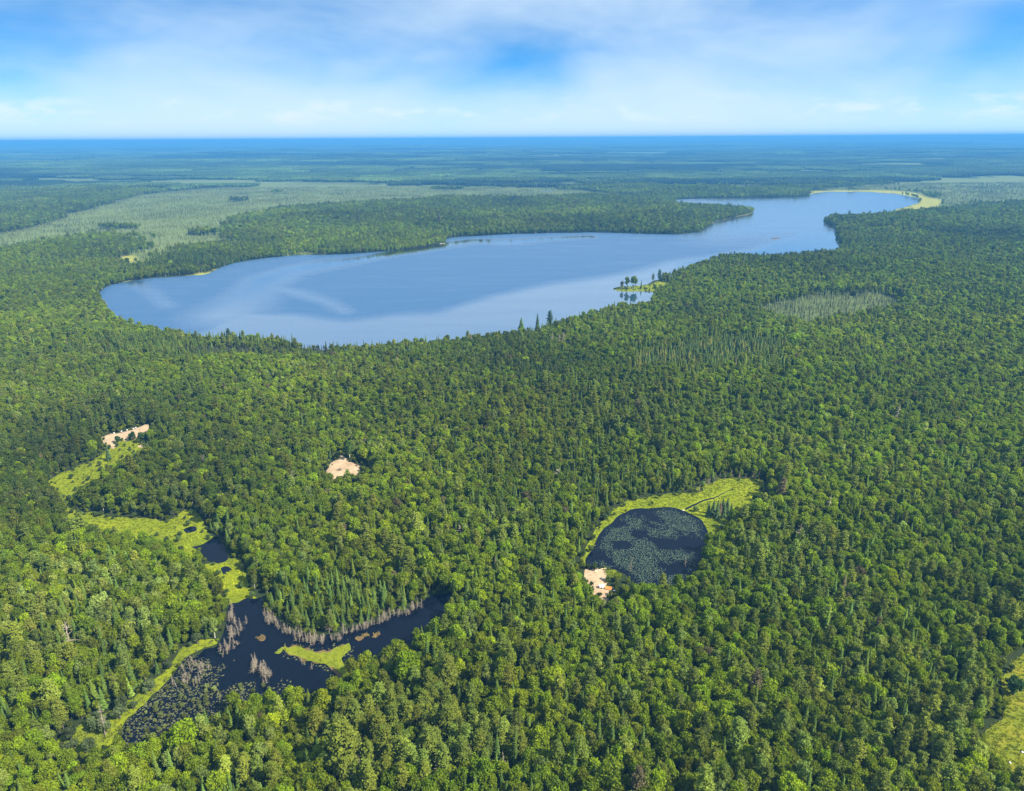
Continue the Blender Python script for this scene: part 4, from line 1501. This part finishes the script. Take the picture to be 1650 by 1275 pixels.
for px_, py_, s_2 in [(576, 1262, 1.35), (585, 1264, 1.3), (757, 1266, 1.5), (714, 1275, 1.4), (815, 1275, 1.4), (1340, 1250, 1.3), (530, 1020, 1.2), (170, 1185, 1.2)]:
    x_, y_ = unproject(px_, py_)
    snag(x_, y_, s_2, 'tall bare bleached dead trunk standing among living conifers', 'bleached dead trunks among living conifers', i=5, wide=1.2)
for px_, py_ in [(118, 1060), (330, 760), (1285, 905), (1330, 840), (745, 880), (470, 800), (900, 790), (1440, 700), (760, 560), (888, 566), (905, 568), (900, 570), (640, 600)]:
    x_, y_ = unproject(px_, py_)
    z_ = float(height(np.array([x_]), np.array([y_]))[0])
    snag(x_, y_, 1.7, 'brown grey bare dead tree rising out of the broadleaf canopy', 'bare dead trees in the broadleaf canopy', z=z_, wide=2.0)
print('dead', count_dead)

# ------------------------------------------------------------------ things on the sand
M_WHITE = plain_mat('white_paint', (0.78, 0.78, 0.78), 0.4, 0.05)
M_TYRE = plain_mat('tyre_rubber', (0.025, 0.025, 0.027), 0.8, 0.2)
M_STEEL = plain_mat('grey_steel', (0.25, 0.26, 0.28), 0.45, 0.2, 3, 0.3)
M_ORANGE = plain_mat('orange_tarp', (0.62, 0.20, 0.03), 0.6, 0.2, 2)
M_ROCK = plain_mat('dark_rock', (0.12, 0.11, 0.11), 0.9, 0.4, 2)
M_PALEROCK = plain_mat('pale_rock', (0.46, 0.42, 0.36), 0.9, 0.2, 2)
M_LOG = plain_mat('cut_log', (0.55, 0.42, 0.28), 0.85, 0.3, 3)
M_BRUSH = plain_mat('brush_wood', (0.16, 0.11, 0.085), 0.9, 0.4, 2)
M_BLUE = plain_mat('blue_grey_paint', (0.20, 0.26, 0.33), 0.45, 0.15)
SZ = 0.32


def empty(name, px_, py_, z, rz, label, cat, group=None):
    x_, y_ = unproject(px_, py_)
    e = obj(name, None, loc=(x_, y_, z), label=label, category=cat)
    e.rotation_euler = (0, 0, rz)
    if group:
        e['group'] = group
    return e


def part(name, parent, build, mat):
    mb_ = MB()
    build(mb_)
    return obj(name, mb_.mesh(name, [mat]), parent)


def wheel_at(mb_, x_, y_, z_, r_=0.3, w_=0.2):
    mb_.tube([(x_, y_ - w_ / 2, z_), (x_, y_ + w_ / 2, z_)], [r_, r_], 14)
    for s in (-1, 1):
        a_ = np.arange(14) / 14 * 6.283
        mb_.add(np.stack([x_ + r_ * np.cos(a_), 0 * a_ + y_ + s * w_ / 2, z_ + r_ * np.sin(a_)], 1), [tuple(range(14))])


tr = empty('utility_trailer', 969.5, 948, SZ - 0.1, R(4), 'small white box trailer parked on the sandy landing', 'trailer')
tr.scale = (0.85, 0.85, 0.85)
part('body', tr, lambda b_: (b_.box((0, 0, 0.85), (2.3, 1.4, 0.9), 0, 0, 0.97),), M_WHITE)
part('roof', tr, lambda b_: b_.box((0, 0, 1.34), (2.2, 1.32, 0.10), 0, 0, 0.94), M_WHITE)
part('drawbar', tr, lambda b_: (b_.tube([(-1.15, 0.4, 0.42), (-2.0, 0, 0.42)], [0.05, 0.05], 6), b_.tube([(-1.15, -0.4, 0.42), (-2.0, 0, 0.42)], [0.05, 0.05], 6)), M_STEEL)
for s in (-1, 1):
    part('wheel', tr, lambda b_: wheel_at(b_, -0.2, s * 0.78, 0.31), M_TYRE)
part('door', tr, lambda b_: b_.box((1.165, 0, 0.85), (0.03, 1.0, 0.74)), M_STEEL)
tp = empty('tarp_shelter', 980.5, 949, SZ - 0.15, R(-14), 'low orange tarp shelter beside the white trailer', 'tarp')


def tarp_cloth(b_):
    nx, ny = 9, 7
    V = []
    for j in range(ny):
        for i in range(nx):
            u, w_ = i / (nx - 1) * 2 - 1, j / (ny - 1) * 2 - 1
            V.append((u * 1.25, w_ * 1.0, 0.95 - 0.75 * abs(w_) ** 1.2 - 0.12 * (1 - u * u) * (1 - abs(w_)) + 0.03 * random.uniform(-1, 1)))
    b_.add(V, [(j * nx + i, j * nx + i + 1, (j + 1) * nx + i + 1, (j + 1) * nx + i) for j in range(ny - 1) for i in range(nx - 1)])


part('tarp_cloth', tp, tarp_cloth, M_ORANGE)
for s in (-1, 1):
    part('pole', tp, lambda b_: b_.tube([(s * 1.2, 0, -0.1), (s * 1.2, 0, 0.98)], [0.03, 0.03], 6, 0, True), M_STEEL)
qd = empty('quad_bike', 990, 953, 0.02, R(70), 'blue grey quad bike in the shade beside the orange tarp', 'quad bike')
part('body', qd, lambda b_: (b_.box((0, 0, 0.62), (1.5, 0.5, 0.3), 0, 0, 0.85), b_.box((0.62, 0, 0.74), (0.5, 0.9, 0.14), 0, 0, 0.9), b_.box((-0.6, 0, 0.74), (0.55, 0.95, 0.14), 0, 0, 0.9)), M_BLUE)
part('seat', qd, lambda b_: b_.box((-0.15, 0, 0.86), (0.8, 0.34, 0.16), 0, 0, 0.85), M_TYRE)
part('handlebar', qd, lambda b_: (b_.tube([(0.4, 0, 0.75), (0.3, 0, 1.08)], [0.03, 0.03], 6), b_.tube([(0.28, -0.38, 1.08), (0.28, 0.38, 1.08)], [0.02, 0.02], 6)), M_TYRE)
for sx_ in (-0.6, 0.6):
    for sy_ in (-0.42, 0.42):
        part('wheel', qd, lambda b_: wheel_at(b_, sx_, sy_, 0.29, 0.29, 0.24), M_TYRE)


def rock(px_, py_, s, mat, label, z=0.15, group=None, name='boulder'):
    x_, y_ = unproject(px_, py_)
    V, Fc = ICO2
    W = V * np.array(s) * (1 + 0.35 * (rng.random((len(V), 1)) - .5))
    o = obj(name, mesh_from(name, W, Fc, [mat]), loc=(x_, y_, z), label=label, category='rock')
    if group:
        o['group'] = group


rock(969, 934, (0.55, 0.5, 0.55), M_ROCK, 'dark boulder on the pale sandy landing', 0.4)
rock(972, 934, (0.6, 0.45, 0.3), M_PALEROCK, 'flat grey slab beside the dark boulder on the landing', 0.4)
for k, (px_, py_) in enumerate([(196, 697), (205, 695), (215, 692.5), (219, 691), (184, 700)]):
    rock(px_, py_, (0.6, 0.5, 0.45), M_PALEROCK, 'pale boulder along the crest of the long sandy bank', 0.7, 'pale boulders on the sandy bank crest')
rock(1647, 1213, (0.35, 0.3, 0.25), M_WHITE, 'white stone in the dry grass of the clearing', 0.2, 'white stones in the dry clearing')
rock(1627, 1230, (0.35, 0.3, 0.25), M_WHITE, 'white stone in the dry grass of the clearing', 0.2, 'white stones in the dry clearing')
rock(1101, 823, (0.6, 0.4, 0.3), M_PALEROCK, 'pale stone where the creek meets the lily pond', 0.15)
rock(712, 393.2, (4.5, 2.0, 0.7), M_PALEROCK, 'flat pale rock shelf on the far lake point', 0.2)


def log(px_, py_, L, r_, rz, label, group, z=0.35):
    mb_ = MB()
    mb_.tube([(-L / 2, 0, 0), (0, 0.06 * L * .3, 0.02), (L / 2, 0, 0)], [r_, r_ * .95, r_ * .8], 8, 0, True)
    x_, y_ = unproject(px_, py_)
    o = obj('log', mb_.mesh('log', [M_LOG]), loc=(x_, y_, z), label=label, category='log', group=group)
    o.rotation_euler = (0, 0, rz)


for k, (px_, py_) in enumerate([(958, 919), (961, 917.8), (963, 920), (965, 922), (968, 918.5), (973, 917.6), (960, 922)]):
    log(px_, py_, random.uniform(1.6, 2.8), 0.16, R(random.uniform(10, 60)), 'pale cut log lying at the water edge of the sandy landing', 'cut logs at the landing water edge')


def brush(px_, py_, s, label):
    x_, y_ = unproject(px_, py_)
    mb_ = MB()
    for _ in range(46):
        a_ = random.uniform(0, 6.28)
        d = np.array([math.cos(a_), math.sin(a_), random.uniform(-.2, .5)]) * s * random.uniform(.4, .9)
        c = np.array([random.gauss(0, .35) * s, random.gauss(0, .35) * s, random.uniform(0, .45) * s])
        mb_.tube([c - d * .5, c + d * .5], [0.07, 0.03], 4)
    obj('brush_pile', mb_.mesh('brush_pile', [M_BRUSH]), loc=(x_, y_, 0.6), label=label, category='brush pile')


brush(547, 759, 1.6, 'dark heap of brush on the forest sand clearing')
brush(235, 699, 2.0, 'dark brown heap of brush at the end of the sandy bank')
brush(575, 752, 1.2, 'small brush heap at the shaded edge of the sand clearing')

# ------------------------------------------------------------------ haze
M_HAZE = bpy.data.materials.new('haze_air')
M_HAZE.use_nodes = True
t = M_HAZE.node_tree
t.nodes.clear()
pv = N(t, 'ShaderNodeVolumePrincipled')
pv.inputs['Color'].default_value = (0.10, 0.38, 0.76, 1)
pv.inputs['Density'].default_value = 1.65e-4
pv.inputs['Anisotropy'].default_value = 0.0
mo = N(t, 'ShaderNodeOutputMaterial')
t.links.new(pv.outputs[0], mo.inputs['Volume'])
mb = MB()
zt = max(CAM_H + 25, float(Z.max()) + 40)
mb.box((0, 0, (zt - 3) / 2), (72000, 72000, zt + 3))
obj('haze', mb.mesh('haze', [M_HAZE]), kind='stuff', label='thin blue summer haze over the forest', category='haze')
print('top', zt)
